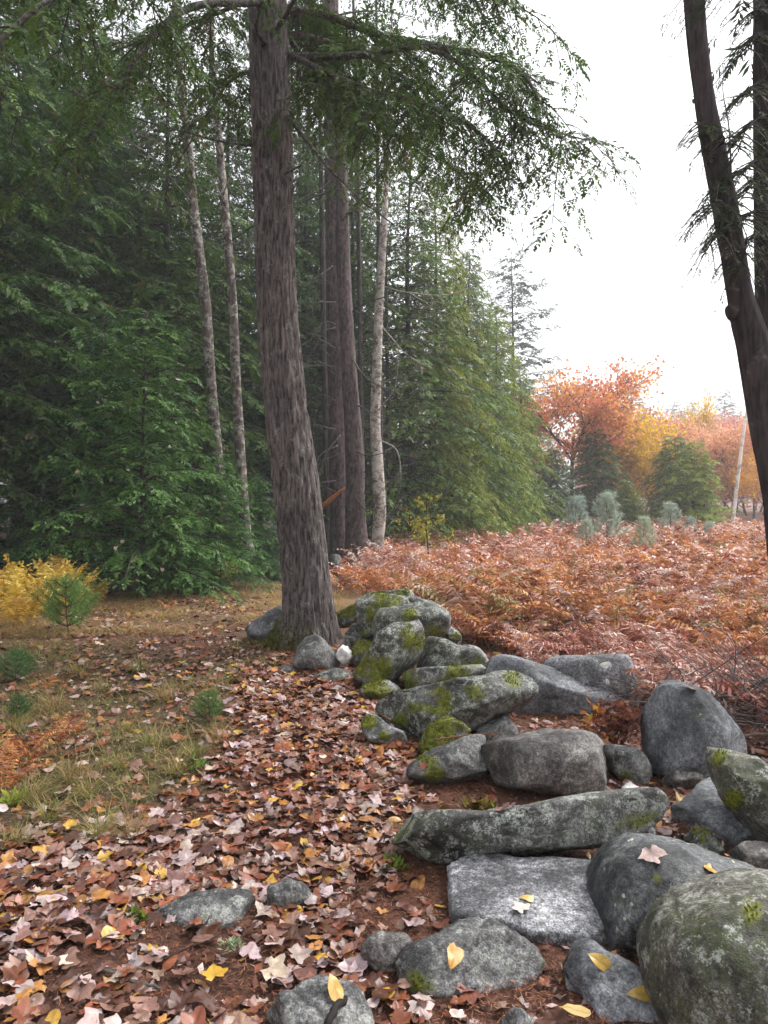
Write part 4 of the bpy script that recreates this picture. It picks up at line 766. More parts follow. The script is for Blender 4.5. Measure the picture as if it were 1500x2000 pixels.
# ------------------------------------------------------------------ ferns
def fern_fronds(B, az, L, lean, r, pairs=9, pw=.06, pl=.38, cols=None, droop=1.0):
    n = len(B); t = np.linspace(.22, .98, pairs); dv = np.stack([np.cos(az), np.sin(az), 0 * az], -1); sv = np.stack([-np.sin(az), np.cos(az), 0 * az], -1)
    def axis(tt):
        hx = lean[:, None] * tt + .35 * droop * tt ** 2.2; hz = tt * (1 - .25 * lean[:, None]) - .42 * droop * tt ** 2.6
        return B[:, None] + dv[:, None] * (L[:, None] * hx)[..., None] + UP * (L[:, None] * hz)[..., None]
    A = axis(t[None]); tg = unit(axis(t[None] + .03) - A)
    Vs = []; Cs = []
    prof = pl * np.sin(np.clip(t * 1.02, 0, 1) * math.pi * .95) ** .8 * (1.15 - t * .75)
    for s in (1, -1):
        ln = L[:, None] * prof[None] * r.uniform(.55, 1.2, (n, pairs)); d = unit(s * sv[:, None] * .95 + tg * .45 + r.normal(size=(n, pairs, 3)) * .22 - UP * r.uniform(0, .55, (n, pairs, 1)))
        tip = A + d * ln[..., None]; tip[..., 2] -= ln * .25; Wv = unit(np.cross(d, np.cross(d, tg) + r.normal(size=(n, pairs, 3)) * .5)) * (L[:, None] * pw * .5)[..., None]
        mid = A * .6 + tip * .4 ; mid[..., 2] += ln * .06
        Vs.append(np.stack([A, mid + Wv, tip, mid - Wv], 2))
    V = np.stack(Vs, 2).reshape(-1, 3)
    c = cols[:, None] * r.uniform(.75, 1.25, (n, pairs * 2))[..., None]; C = np.repeat(c.reshape(-1, 3), 4, 0)
    tt = np.array([0, .35, .7, 1.0]); a2 = axis(tt[None]); rw = np.array([.006, .005, .004, .001])
    V2 = np.stack([a2 - sv[:, None] * rw[None, :, None], a2 + sv[:, None] * rw[None, :, None]], 2).reshape(-1, 3); k = np.arange(n)[:, None] * 8; i = np.arange(3)[None] * 2
    Q2 = np.stack([k + i, k + i + 1, k + i + 3, k + i + 2], -1).reshape(-1, 4)
    Q = np.concatenate([np.arange(len(V)).reshape(-1, 4), Q2 + len(V)])
    return np.concatenate([V, V2]), Q, np.concatenate([C, np.repeat(cols * .7, 8, 0)])
RUST = np.array([(.56, .22, .07), (.44, .15, .05), (.64, .30, .10), (.28, .08, .04), (.60, .25, .08), (.34, .25, .09)])
PINKB = np.array([(.54, .25, .17), (.62, .36, .28), (.34, .11, .08), (.80, .60, .54), (.46, .18, .11), (.7, .46, .38)])  # palest pinks paint the wet sheen of flat frond tops into the colour
YFERN = np.array([(.72, .5, .08), (.66, .43, .08), (.55, .31, .07), (.74, .58, .14)])
FIELD = [(640, 1150), (700, 1112), (760, 1078), (880, 1052), (1000, 1042), (1560, 1036), (1900, 1040), (1900, 1420), (1560, 1420), (1440, 1420), (1400, 1400), (1300, 1400), (1250, 1385), (1230, 1345), (1090, 1320), (960, 1285), (900, 1250), (840, 1190), (760, 1165), (680, 1165)]
def field_points(n, ymin, ymax, r):
    X = r.uniform(-2, 22, n * 4); Y = r.uniform(ymin, ymax, n * 4); px, py = to_px(np.stack([X, Y, 0 * X], -1)); k = inside(px, py, FIELD); X, Y = X[k][:n], Y[k][:n]; return X, Y
def field_cols(X, Y, r):
    a = fbm(np.stack([X * .55, Y * .4, 0 * X], -1), 3) + (Y - 14) * .09 - (X - 2) * .10; pm = 1 / (1 + np.exp(-(a) * 4)); k = r.random(len(X)) < pm * .72 + .2
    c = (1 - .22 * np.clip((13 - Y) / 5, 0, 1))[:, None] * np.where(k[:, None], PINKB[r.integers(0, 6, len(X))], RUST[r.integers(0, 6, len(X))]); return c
rf = np.random.default_rng(42); mb = MB()
for n, y0, y1, ls, prs, pw in [(3900, 7.6, 12, .70, 14, .03), (4300, 12, 18, .74, 10, .044), (4000, 18, 27, .78, 7, .07), (2600, 27, 40, .8, 6, .1)]:
    X, Y = field_points(n, y0, y1, rf); n = len(X); B = np.stack([X, Y, gz(X, Y) - .02], -1)
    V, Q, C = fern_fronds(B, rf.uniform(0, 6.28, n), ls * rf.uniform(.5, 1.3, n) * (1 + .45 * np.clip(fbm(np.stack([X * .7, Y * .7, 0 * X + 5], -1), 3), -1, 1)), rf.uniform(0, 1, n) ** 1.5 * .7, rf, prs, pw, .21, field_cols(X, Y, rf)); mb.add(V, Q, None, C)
tag(link('fern_field', mb.mesh('fern_field', M_FERN)), 'dense field of dead rust coloured ferns beyond the wall', 'ferns', kind='stuff')
def fern_clump(seed, cols, nf, L, pairs=11, pw=.05, pl=.36, lean=(.15, .6), droop=1.0):
    r = np.random.default_rng(seed); B = np.stack([r.normal(size=nf) * .05, r.normal(size=nf) * .05, np.full(nf, -.02)], -1)
    V, Q, C = fern_fronds(B, np.arange(nf) * 2.4 + r.uniform(-.4, .4, nf), L * r.uniform(.65, 1.15, nf), r.uniform(*lean, nf), r, pairs, pw, pl, cols[r.integers(0, len(cols), nf)], droop); return mk_mesh('fern', V, Q, M_FERN, C)
FM_R = [fern_clump(i, RUST, 8, .68, 15, .03, .2, (.05, .6)) for i in range(4)]; FM_P = [fern_clump(10 + i, PINKB, 8, .62, 14, .032, .22, (.1, .7)) for i in range(4)]; FM_Y = [fern_clump(20 + i, YFERN, 11, .92, 18, .036, .26, (0, .38), .55) for i in range(3)]
FRONT = []
X, Y = field_points(420, 5.0, 9.4, rf)
k = 0
for x, y in zip(X, Y):
    if rock_top(x, y)[0] > .05: continue
    pk = fbm(np.array([[x * .9, y * .7, 1.0]]), 3)[0] > .1
    o = link('fern', (FM_P if pk else FM_R)[k % 4], loc=(x, y, float(gz(x, y)))); o.rotation_euler = (0, 0, rf.uniform(0, 6.28)); s = rf.uniform(.65, 1.1); o.scale = (s, s, s)
    tag(o, 'withered pinkish brown fern clump at the front of the fern field' if pk else 'withered rust orange fern clump at the front of the fern field', 'fern', 'fern clumps along the front of the field'); k += 1
for j, (px, py, s) in enumerate([(10, 1205, 1.0), (45, 1198, 1.05), (80, 1200, 1.0), (115, 1196, 1.0), (150, 1190, .92), (-25, 1200, 1.05), (60, 1222, .85), (20, 1232, .8), (185, 1178, .6), (100, 1185, 1.1), (-60, 1215, 1.0), (135, 1180, 1.0)]):
    g = gnd(px, py); o = link('fern', FM_Y[j % 3], loc=(g[0], g[1], float(gz(g[0], g[1])))); o.rotation_euler = (0, 0, j * 1.7); o.scale = (s, s, s)
    tag(o, 'tall golden yellow fern clump at the dark wood edge', 'fern', 'golden ferns at the wood edge')
for j, (px, py, s) in enumerate([(60, 1500, .5), (110, 1470, .45), (20, 1525, .5), (95, 1340, .35), (10, 1560, .42), (150, 1440, .32), (330, 1190, .4), (400, 1180, .35)]):
    g = gnd(px, py); o = link('fern', FM_R[j % 4], loc=(g[0], g[1], float(gz(g[0], g[1])))); o.rotation_euler = (0, 0, j * 1.9); o.scale = (s, s, s)
    tag(o, 'small rust brown fern in the grass left of the leaf path', 'fern', 'small ferns left of the path')

# ------------------------------------------------------------------ seedlings: long needled white pines, and others
def pine_seedling(name, seed, h, col, whorls=5, nb=6, bare=0.1, nl=.085, dens=26, spread=.42, nw=.022, f0=.25):
    r = np.random.default_rng(seed); m = MB(); Vn = []; Cn = []
    c = np.stack([.02 * np.sin(np.linspace(0, 3, 8) + seed), .02 * np.cos(np.linspace(0, 2, 8)), np.linspace(-.03, h, 8)], -1); m.add(*tube(c, np.linspace(.014, .004, 8) * max(.5, h), 6)[:3], C=(.06, .045, .035)); curves = [(c[4:], 1.0)]
    for wv in range(whorls):
        z = h * (bare + (1 - bare) * wv / whorls); ln = h * spread * (1 - .7 * wv / whorls)
        for k in range(nb):
            a = k * 6.28 / nb + wv + r.uniform(-.3, .3); t = np.linspace(0, 1, 6); l2 = ln * r.uniform(.7, 1.2); q = np.stack([l2 * t * math.cos(a), l2 * t * math.sin(a), z + l2 * (.25 * t + .5 * t * t)], -1); m.add(*tube(q, np.linspace(.006, .002, 6), 4, False)[:2], C=(.06, .045, .035)); curves.append((q, .7))
    for q, s in curves:
        L = np.linalg.norm(np.diff(q, axis=0), axis=1).sum(); n = int(dens * L / .06); f = r.uniform(f0, 1, n) ** .8; i = np.minimum((f * (len(q) - 1)).astype(int), len(q) - 2); P = q[i] + (q[i + 1] - q[i]) * (f * (len(q) - 1) - i)[:, None]
        tg = unit(q[i + 1] - q[i]); d = unit(tg * .55 + unit(r.normal(size=(n, 3))) * .9 - UP * .15); l3 = nl * r.uniform(.7, 1.2, (n, 1)); sd_ = unit(np.cross(d, r.normal(size=(n, 3)))) * nl * nw
        Vn.append(np.stack([P - sd_, P + sd_, P + d * l3], 1).reshape(-1, 3)); h_ = r.random(n)[:, None]; cc = np.array(col[0]) * (1 - h_) + np.array(col[1]) * h_; Cn.append(np.repeat(cc, 3, 0))
    V = np.concatenate(Vn); root = link(name, None); link('stem', m.mesh('stem', M_TWIG, True), root); f = link('needles', mk_mesh('needles', V, np.arange(len(V)).reshape(-1, 3), M_NEEDLE, np.concatenate(Cn)), root); f['kind'] = 'stuff'; f['tintable'] = 1
    return root
SILV = ((.34, .42, .34), (.60, .68, .55)); SG = ((.05, .10, .04), (.14, .23, .08))
PS = pine_seedling('pine_seedling', 1, 1.65, SILV, 8, 5, .06, .17, 15, .33, .04, .45)
def seat(o): o.location[2] = float(gz(o.location[0], o.location[1]))
for j, (px, Y, s, lab, tn) in enumerate([(1185, 24, 1.02, 'tallest silvery pine seedling standing in the fern field', (1, 1, 1)), (1125, 27, .95, 'thin silvery pine seedling at the field edge near the orange maple', (.85, .9, .95)), (1258, 20.5, .62, 'low silvery pine seedling in front of the tallest one', (1.05, 1.05, .95)), (1310, 26, .85, 'silvery pine seedling before the bright yellow green hemlock', (1, 1, 1)),
                                   (1350, 27, .55, 'tiny silvery pine seedling right of the bright hemlock', (.9, .95, 1)), (1385, 23, .5, 'pale pine seedling low in the ferns before the misty thicket', (1, 1, 1)), (1145, 22, .55, 'squat silvery pine seedling left of the tallest one', (1, 1, .95))]):
    plant(PS, px, Y, s * 1.0, j * 1.1, lab, 'pine seedling', None, tn)
PG = pine_seedling('pine_seedling', 3, .6, SG, 5, 7, .1, .13, 15, .6)
for j, (px, Y, s, lab, tn) in enumerate([(130, 8.7, 1.0, 'bushy green pine seedling before the golden ferns', (1.6, 1.6, 1.1)), (30, 6.4, .45, 'small bluish green pine seedling in the grass below the golden ferns', (1.0, 1.2, 1.1)), (405, 5.1, .33, 'little green pine seedling at the edge of the leaf path', (1.3, 1.3, 1.0)), (35, 5.3, .25, 'tiny green pine seedling beside the small rust ferns', (.6, .9, .7)), (535, 14, .6, 'green pine seedling in the straw left of the hemlock trunk', (.8, .9, .8))]):
    o = plant(PG, px, Y, s, j * 2.1, lab, 'pine seedling', None, tn)
def sapling(label, px, py, h, cols, seed, nleaf=220, sp=.35, lsz=.022, name='sapling', stem=(.045, .035, .03), lean=0):
    g = gnd(px, py); r = np.random.default_rng(seed); m = MB(); tips = []; base = np.array([g[0], g[1], float(gz(g[0], g[1]))]); t = np.linspace(0, 1, 9); c = np.stack([lean * t + .03 * np.sin(t * 5 + seed), .02 * np.cos(t * 4), h * t - .02], -1); m.add(*tube(c, np.linspace(.012, .004, 9) * max(.4, h), 6)[:3], C=stem); tips.extend(c[5:])
    for k in range(11):
        f = r.uniform(.3, 1); p = np.array([np.interp(f, t, c[:, i]) for i in range(3)]); a = r.uniform(0, 6.28); l2 = sp * h * r.uniform(.5, 1.1) * (1.2 - f * .6); q = p + np.stack([l2 * np.linspace(0, 1, 5) * math.cos(a), l2 * np.linspace(0, 1, 5) * math.sin(a), l2 * .45 * np.linspace(0, 1, 5)], -1) + r.normal(size=(5, 3)) * .006; m.add(*tube(q, np.linspace(.004, .0015, 5), 4, False)[:2], C=stem); tips.extend(q[1:])
    th_ = thing(name, label, 'sapling', base); link('stem', m.mesh('stem', M_TWIG, True), th_)
    if nleaf:
        tp = np.array(tips)[r.integers(0, len(tips), nleaf)] + r.normal(size=(nleaf, 3)) * .03; A = unit(r.normal(size=(nleaf, 3)) + [0, 0, -.2]); Bv = unit(np.cross(A, UP + r.normal(size=(nleaf, 3)) * .5)); s = lsz * r.uniform(.6, 1.3, (nleaf, 1)); V = np.stack([tp, tp + A * s + Bv * s * .55, tp + A * s * 2, tp + A * s - Bv * s * .55], 1).reshape(-1, 3); cl = np.array(cols)
        f = link('leaves', mk_mesh('leaves', V, np.arange(4 * nleaf).reshape(-1, 4), M_BROAD, np.repeat(cl[r.integers(0, len(cl), nleaf)], 4, 0)), th_); f['kind'] = 'stuff'
    return th_
YG = [(.45, .42, .05), (.3, .33, .05), (.5, .38, .06)]
sapling('yellow green sapling with a dark thin stem at the fern field edge', 835, 1125, 1.55, YG, 1, 500, .45, .035)
sapling('bare dark twiggy sapling standing in the rust ferns', 1092, 1285, .48, YG, 2, 0)
sapling('low shrub with deep red leaves between the smooth boulder and the upright boulder', 1215, 1480, .33, [(.22, .06, .035), (.16, .04, .03), (.28, .10, .05), (.2, .08, .06)], 3, 520, .7, .022, 'shrub')
sapling('orange yellow leaved sprig in front of the whale backed boulder', 1168, 1462, .24, [(.6, .3, .04), (.5, .18, .04), (.55, .38, .06)], 4, 60, .5, .03, 'sprig')
sapling('yellow green leafy plant at the foot of the small bushy fir', 440, 1160, .55, [(.2, .24, .06), (.35, .33, .08)], 5, 260, .4, .025, 'plant')
sapling('greenish yellow weed among the ferns behind the boulders', 1035, 1288, .25, [(.35, .33, .1), (.42, .3, .12)], 6, 70, .5, .025, 'plant')
sapling('thin twiggy shrub with few yellow leaves beside the broad young fir', 262, 1165, .4, [(.6, .42, .06), (.45, .2, .06)], 7, 40, .5, .03, 'shrub')

# dead brush at the right
def brush(label, px, py, n, seed, R=.5, h=.5, br=True):
    g = gnd(px, py); r = np.random.default_rng(seed); base = np.array([g[0], g[1], float(gz(g[0], g[1]))]); th_ = thing('brush_pile', label, 'brush', base); m = MB()
    for k in range(n):
        a = r.uniform(0, 6.28); p = np.array([r.normal() * R * .35, r.normal() * R * .3, r.uniform(0, h * .5)]); d = unit([math.cos(a), math.sin(a) * .6, r.uniform(-.1, .9)]); ln = r.uniform(.3, .8) * R * 1.4; q = p + d * ln * np.linspace(0, 1, 7)[:, None] + np.cumsum(r.normal(size=(7, 3)) * .013, 0); q[:, 2] = np.maximum(q[:, 2], 0.0); m.add(*tube(q, np.linspace(.005, .0015, 7), 4, False)[:2], C=np.array((.17, .14, .135)) * r.uniform(.6, 1.3))
    t_ = link('twigs', m.mesh('twigs', M_TWIG), th_); t_['kind'] = 'stuff'
    if not br: return
    c = np.array([[-R * .7, 0, h * .1], [-R * .2, .05, h * .35], [R * .3, 0, h * .75], [R * .9, 0, h * 1.1]]); mm = MB(); mm.add(*tube(smooth_path(c, 14), np.linspace(.016, .008, 14), 7)[:3], C=(.09, .075, .072)); link('branch', mm.mesh('branch', M_TWIG, True), th_)
brush('tangle of grey dead twigs behind the upright boulder', 1475, 1415, 150, 1, .75, .5)
brush('fine grey dead twigs over the red shrub beside the upright boulder', 1245, 1400, 60, 2, .4, .42, False)
brush('dead twigs heaped at the foot of the twin pine', 610, 1090, 90, 3, 1.5, 1.2)

# ------------------------------------------------------------------ fallen leaves
def leaf_shape(kind, r):
    if kind == 'maple':
        pts = [(-90, .16), (-62, .5), (-36, .68), (-20, .56), (0, .74), (16, .96), (28, .76), (42, .66), (56, .74), (68, .84), (78, .88), (90, 1.08), (102, .9), (112, .82), (124, .74), (138, .66), (152, .78), (164, .96), (180, .74), (200, .56), (216, .68), (242, .5)]
        o = np.array([(math.cos(math.radians(a)) * q, math.sin(math.radians(a)) * q) for a, q in pts]) * r.uniform(.86, 1.1, (len(pts), 1)) * .5
    else:
        a = np.linspace(0, 2 * math.pi, 14, endpoint=False); o = np.stack([.3 * np.sin(a) * (1 - .35 * np.cos(a)) * r.uniform(.92, 1.08, 14), .5 * np.cos(a) * (1 + .12 * (np.cos(a) > .95))], -1)
    n = len(o); mid = o * .5; V = np.concatenate([[[0, 0]], mid, o]); rad = np.hypot(V[:, 0], V[:, 1])
    cu, fo_, tw = r.uniform(-.7, .9), r.uniform(-.15, .4), r.uniform(-.8, .8)
    z = cu * rad ** 2 + fo_ * np.abs(V[:, 0]) + tw * V[:, 0] * V[:, 1] + .09 * vnoise(np.stack([V[:, 0] * 5 + r.uniform(0, 20), V[:, 1] * 4, 0 * rad], -1))
    V = np.concatenate([V, z[:, None]], 1); j = np.arange(n); k = (j + 1) % n
    T = np.concatenate([np.stack([0 * j, 1 + j, 1 + k], -1), np.stack([1 + j, 1 + n + j, 1 + n + k], -1), np.stack([1 + j, 1 + n + k, 1 + k], -1)])
    return V, T
rl = np.random.default_rng(99)
SH_M = [leaf_shape('maple', rl) for _ in range(7)]; SH_O = [leaf_shape('oval', rl) for _ in range(4)]
PAL = [('pale lilac grey', (.43, .32, .31), .14), ('dull pinkish brown', (.26, .14, .105), .27), ('dark chestnut', (.11, .045, .028), .23), ('rusty red brown', (.23, .072, .034), .22), ('orange tan', (.42, .19, .055), .09), ('golden yellow', (.5, .29, .05), .04), ('creamy pale', (.6, .46, .38), .025)]  # lilac grey: pale undersides, with wet sky reflection painted into the colour
PW = np.array([p[2] for p in PAL]); PW /= PW.sum()
PATH = [(560, 1290), (690, 1300), (720, 1370), (720, 1440), (810, 1480), (780, 1560), (740, 1640), (850, 1700), (820, 1790), (760, 1840), (860, 2200), (-100, 2300), (-250, 1640), (60, 1650), (240, 1610), (360, 1530), (440, 1430), (440, 1340), (480, 1300)]
CROSS = [(930, 1530), (1100, 1545), (1000, 1580), (820, 1590), (780, 1560), (850, 1540)]
R_SIDE = [(1260, 1500), (1500, 1430), (1560, 1500), (1420, 1540), (1320, 1600), (1290, 1650), (1270, 1600)]
GRASSZ = [(-300, 1250), (480, 1235), (560, 1290), (470, 1310), (430, 1440), (340, 1540), (200, 1620), (-300, 1650)]
STRAWZ = [(-200, 1150), (520, 1125), (570, 1180), (540, 1245), (-300, 1260)]
DUFFZ = [(690, 1700), (870, 1690), (880, 1810), (770, 1840), (640, 1760)]
def leaf_pool():
    n = 140000; X = rl.uniform(-5, 4.2, n); Y = 2.0 + 10.0 * rl.random(n) ** 1.15; px, py = to_px(np.stack([X, Y, 0 * X], -1)); jx = fbm(np.stack([X * 2.5, Y * 2.5, 0 * X], -1), 3); px0, py0 = px, py; px = px + jx * 70 + rl.normal(size=n) * 28; py = py + fbm(np.stack([X * 2.5, Y * 2.5, 0 * X + 8], -1), 3) * 34 + rl.normal(size=n) * 12
    clump = np.clip(.75 + .8 * fbm(np.stack([X * 1.6, Y * 1.6, 0 * X + 3], -1), 3), .08, 1.3)
    d = np.zeros(n); d[inside(px, py, GRASSZ)] = 170; d[inside(px, py, STRAWZ)] = 190; d[inside(px, py, PATH)] = 900; d[inside(px, py, CROSS)] = 420; d[inside(px, py, R_SIDE)] = 320; d[inside(px, py, DUFFZ)] *= .25
    d[(d == 0) & (Y < 8) & (X > -1)] = 110
    d[(px > 440) & (px < 700) & (py > 1290) & (py < 1360)] = 420
    pdf = 1 / (1.15 * 9.2 * 10.0 * np.maximum((Y - 2) / 10, 1e-4) ** (1 - 1 / 1.15)); want = d * clump / (n * pdf)
    k = rl.random(n) < want; print('leaves', k.sum(), 'max want', want.max()); return X[k], Y[k], px0[k], py0[k]
LX, LY, LPX, LPY = leaf_pool()
order = np.argsort(LY); nobj = 0; MBL = MB(); LEAF_ME = {}; counts = {}
for q in order:
    x, y = LX[q], LY[q]; rz, rn = rock_top(x, y); z = float(gz(x, y)) + rl.uniform(.004, .03); nv = unit(np.array([rl.normal() * .22, rl.normal() * .22, 1]))
    if rz > z - .03:
        if rl.random() > .05 or rn.z < .75: continue
        z = rz + .008; nv = np.array(rn[:])
    pw_ = PW * (np.array([1.35, .95, 1.1, .6, 1, 1.1, 1.2]) if y < 3.7 else np.array([.75, 1, 1, 1.5, .9, .8, .9])); ci = rl.choice(len(PAL), p=pw_ / pw_.sum()); oval = rl.random() < (.55 if ci in (4, 5) else .14)
    si = rl.integers(0, 4 if oval else 7); sz = (rl.uniform(.045, .11) if rl.random() < .85 else rl.uniform(.1, .13)) if not oval else rl.uniform(.05, .085); a = rl.uniform(0, 6.28)
    flip = -1 if rl.random() < .4 else 1
    inview = -30 < LPX[q] < 1530 and LPY[q] < 2040
    if nobj < 300 and inview and rl.random() < .62:
        key = (oval, si, ci)
        if key not in LEAF_ME:
            Vl, Tl = (SH_O if oval else SH_M)[si]; shade = 1 - .35 * np.exp(-(Vl[:, 0] / .03) ** 2); LEAF_ME[key] = mk_mesh('leaf', Vl, Tl, M_LITTER, np.array(PAL[ci][1]) * shade[:, None], True)
        o = link('fallen_leaf', LEAF_ME[key], loc=(x, y, z)); o.rotation_euler = Vector((0, 0, 1)).rotation_difference(Vector(nv)).to_euler(); o.rotation_euler.rotate_axis('Z', a); o.scale = (sz, sz, sz * flip)
        v = rl.uniform(.75, 1.2); o.color = (v, v * rl.uniform(.93, 1.05), v * rl.uniform(.9, 1.08), 1)
        tag(o, '%s fallen %s leaf lying in the near leaf litter' % (PAL[ci][0], 'oval' if oval else 'maple'), 'leaf', '%s fallen leaves' % PAL[ci][0]); nobj += 1
        continue
    Vl, Tl = (SH_O if oval else SH_M)[si]
    if y > 3.2:
        nn_ = (len(Vl) - 1) // 2; Vl = Vl[[0] + list(range(1 + nn_, 1 + 2 * nn_))]; jj = np.arange(nn_); Tl = np.stack([0 * jj, 1 + jj, 1 + (jj + 1) % nn_], -1)
    Vl = Vl * np.array([1, 1, flip]) * sz; ca, sa = math.cos(a), math.sin(a); U = unit(np.cross(nv, [sa, -ca, .01])); W_ = np.cross(nv, U)
    MBL.add(np.array([x, y, z]) + Vl[:, :1] * U + Vl[:, 1:2] * W_ + Vl[:, 2:] * nv, None, Tl, np.array(PAL[ci][1]) * rl.uniform(.72, 1.22) * np.array([1, rl.uniform(.92, 1.06), rl.uniform(.88, 1.1)]))
nc = 16000; cX = rl.uniform(-3.0, 3.2, nc); cY = 2.0 + 6.5 * rl.random(nc) ** 1.2; cz = gz(cX, cY) + rl.uniform(.004, .016, nc); ca_ = rl.uniform(0, 6.28, nc); cs = rl.uniform(.006, .022, nc)
cu = np.stack([np.cos(ca_), np.sin(ca_), rl.normal(size=nc) * .3], -1) * cs[:, None]; cv = np.stack([-np.sin(ca_), np.cos(ca_), rl.normal(size=nc) * .3], -1) * (cs * rl.uniform(.3, .9, nc))[:, None]; cp = np.stack([cX, cY, cz], -1)
MBL.add(np.stack([cp - cu, cp + cv * rl.uniform(.5, 1, (nc, 1)), cp + cu, cp - cv], 1).reshape(-1, 3), np.arange(4 * nc).reshape(-1, 4), None, np.repeat(np.array([p_[1] for p_ in PAL])[rl.choice(len(PAL), nc, p=[.12, .3, .25, .25, .05, .02, .01])] * rl.uniform(.6, 1.1, (nc, 1)), 4, 0))
tag(link('fallen_leaves', MBL.mesh('fallen_leaves', M_LITTER, True)), 'layer of fallen maple leaves over the path', 'leaves', kind='stuff')
print('leaf objects', nobj)
def place_leaf(label, px, py, oval, colr, sz, a, name='fallen_leaf'):
    d = ray(px, py); h = ROCK_BVH.ray_cast(Vector((0, 0, CAMZ)), Vector(d)); g = gnd(px, py, .02)
    p, nv = (np.array(h[0][:]), np.array(h[1][:])) if h[0] is not None and h[0].y < g[1] else (g, UP)
    Vl, Tl = (SH_O if oval else SH_M)[int(a * 7) % 4]; shade = 1 - .25 * np.exp(-(Vl[:, 0] / .03) ** 2)
    o = link(name, mk_mesh('leaf', Vl, Tl, M_LITTER, np.array(colr) * shade[:, None], True), loc=p + nv * .008); o.rotation_euler = Vector((0, 0, 1)).rotation_difference(Vector(nv)).to_euler(); o.rotation_euler.rotate_axis('Z', a); o.scale = (sz, sz, sz * .6); tag(o, label, 'leaf')
GOLD = (.5, .24, .02); YEL1 = (.5, .32, .07)
place_leaf('single deep orange oval leaf on the low rounded stone', 886, 1868, True, GOLD, .085, 2.9)
place_leaf('yellow leaf with dark blotches between the bluish slab and the spotted boulder', 1170, 1878, True, YEL1, .07, 1.1)
place_leaf('narrow yellow leaf lying on the half buried bluish slab', 1250, 1945, True, YEL1, .075, 1.6)
place_leaf('broad pale yellow leaf at the foot of the half buried slab', 1125, 1978, True, (.55, .38, .13), .085, 1.2)
place_leaf('tan yellow square leaf on the pale flat slab', 1029, 1757, True, (.6, .4, .12), .05, 1.3)
place_leaf('pale curled maple leaf on the pale flat slab', 1020, 1780, False, (.7, .58, .5), .085, .4)
place_leaf('white leaf on the pale squared boulder', 1182, 1300, True, (.75, .72, .66), .09, 1.5)
place_leaf('white leaf scrap on the whale backed boulder', 1185, 1331, True, (.75, .74, .72), .05, .5)
place_leaf('golden leaf touching the black root', 652, 1932, True, (.5, .3, .05), .075, .6)
place_leaf('large golden leaf on the leaf path below the flat grey stone', 420, 1910, False, (.52, .3, .04), .1, .3)
place_leaf('rust oval leaf standing in the grass', 35, 1570, True, (.35, .13, .04), .12, .2)
# mushroom on the long slab end
g = at(770, 1612, 3.3)
d = ray(770, 1618); h_ = ROCK_BVH.ray_cast(Vector((0, 0, CAMZ)), Vector(d)); g = np.array(h_[0][:]) if h_[0] is not None else g
prof = [(0, .022), (.008, .021), (.016, .016), (.021, .008), (.019, .004), (.009, .002), (.005, 0), (.0045, -.012), (.006, -.022)]
ths = np.arange(14) * 2 * math.pi / 14; V = np.array([[r_ * math.cos(t) * 1.5, r_ * math.sin(t), z_] for r_, z_ in prof for t in ths]); Qm = np.array([[i * 14 + j, i * 14 + (j + 1) % 14, i * 14 + 14 + (j + 1) % 14, i * 14 + 14 + j] for i in range(len(prof) - 1) for j in range(14)])
tag(link('mushroom', mk_mesh('mushroom', V, Qm, M_LITTER, np.tile([.62, .36, .16], (len(V), 1)), True), loc=g + np.array([0, 0, .015])), 'small tan mushroom on the mossy left end of the long dark slab', 'mushroom')

# sticks and the black root
def stick(label, pts, r0, r1, colr, seed, name='stick', cat='stick', zoff=.012):
    P = []
    for q in pts:
        g = gnd(q[0], q[1], q[2] if len(q) > 2 else zoff); g[2] += float(gz(g[0], g[1])); P.append(g)
    c = smooth_path(np.array(P), 22); r = np.random.default_rng(seed); c[1:-1] += r.normal(size=(20, 3)) * r0 * .25
    t = tube(c, np.linspace(r0, r1, 22) * (1 + .12 * r.normal(size=22)), 8); m = MB(); m.add(t[0] - c[0], t[1], t[2], colr); tag(link(name, m.mesh(name, M_TWIG, True), loc=c[0]), label, cat)
stick('curved black root arching over the pale low stone', [(640, 2040, .06), (636, 1995, .125), (648, 1958, .15), (672, 1925, .1), (682, 1912, .02)], .012, .008, (.02, .016, .015), 1, 'root', 'root')
stick('grey crooked stick on bare soil among the maple leaves', [(190, 1902), (225, 1907), (262, 1922), (315, 1930)], .007, .004, (.1, .09, .085), 2)
stick('thin brown twig crossing below the flat grey stone', [(318, 1873, .03), (370, 1845, .045), (410, 1828, .05), (440, 1808, .06)], .004, .002, (.05, .03, .025), 3)
stick('thin dark twig at the left in the leaves', [(0, 1876), (40, 1886), (75, 1905)], .005, .003, (.06, .045, .04), 4)
stick('dark stick beside the grass tuft above the leaf litter', [(410, 1622), (450, 1614), (490, 1600)], .006, .004, (.04, .03, .028), 5)
stick('reddish twig lying across the humped boulder back', [(850, 1447, .22), (920, 1438, .22), (975, 1438, .22)], .005, .003, (.2, .08, .05), 6)
stick('thin twig on the pale flat slab', [(1060, 1703, .075), (1100, 1698, .08), (1135, 1705, .075)], .004, .002, (.06, .05, .045), 7)
stick('slender twig curving beside the half buried bluish slab', [(1112, 1900, .03), (1100, 1870, .05), (1128, 1840, .09), (1150, 1835, .12)], .004, .002, (.04, .035, .03), 8)
stick('dry pale stalk lying in the near leaves', [(150, 1660), (190, 1680), (235, 1690)], .003, .002, (.3, .2, .1), 9)
stick('bleached branch lying in the brush at the field edge', [(1425, 1436, .05), (1470, 1433, .06), (1540, 1432, .06)], .012, .008, (.2, .15, .12), 10)

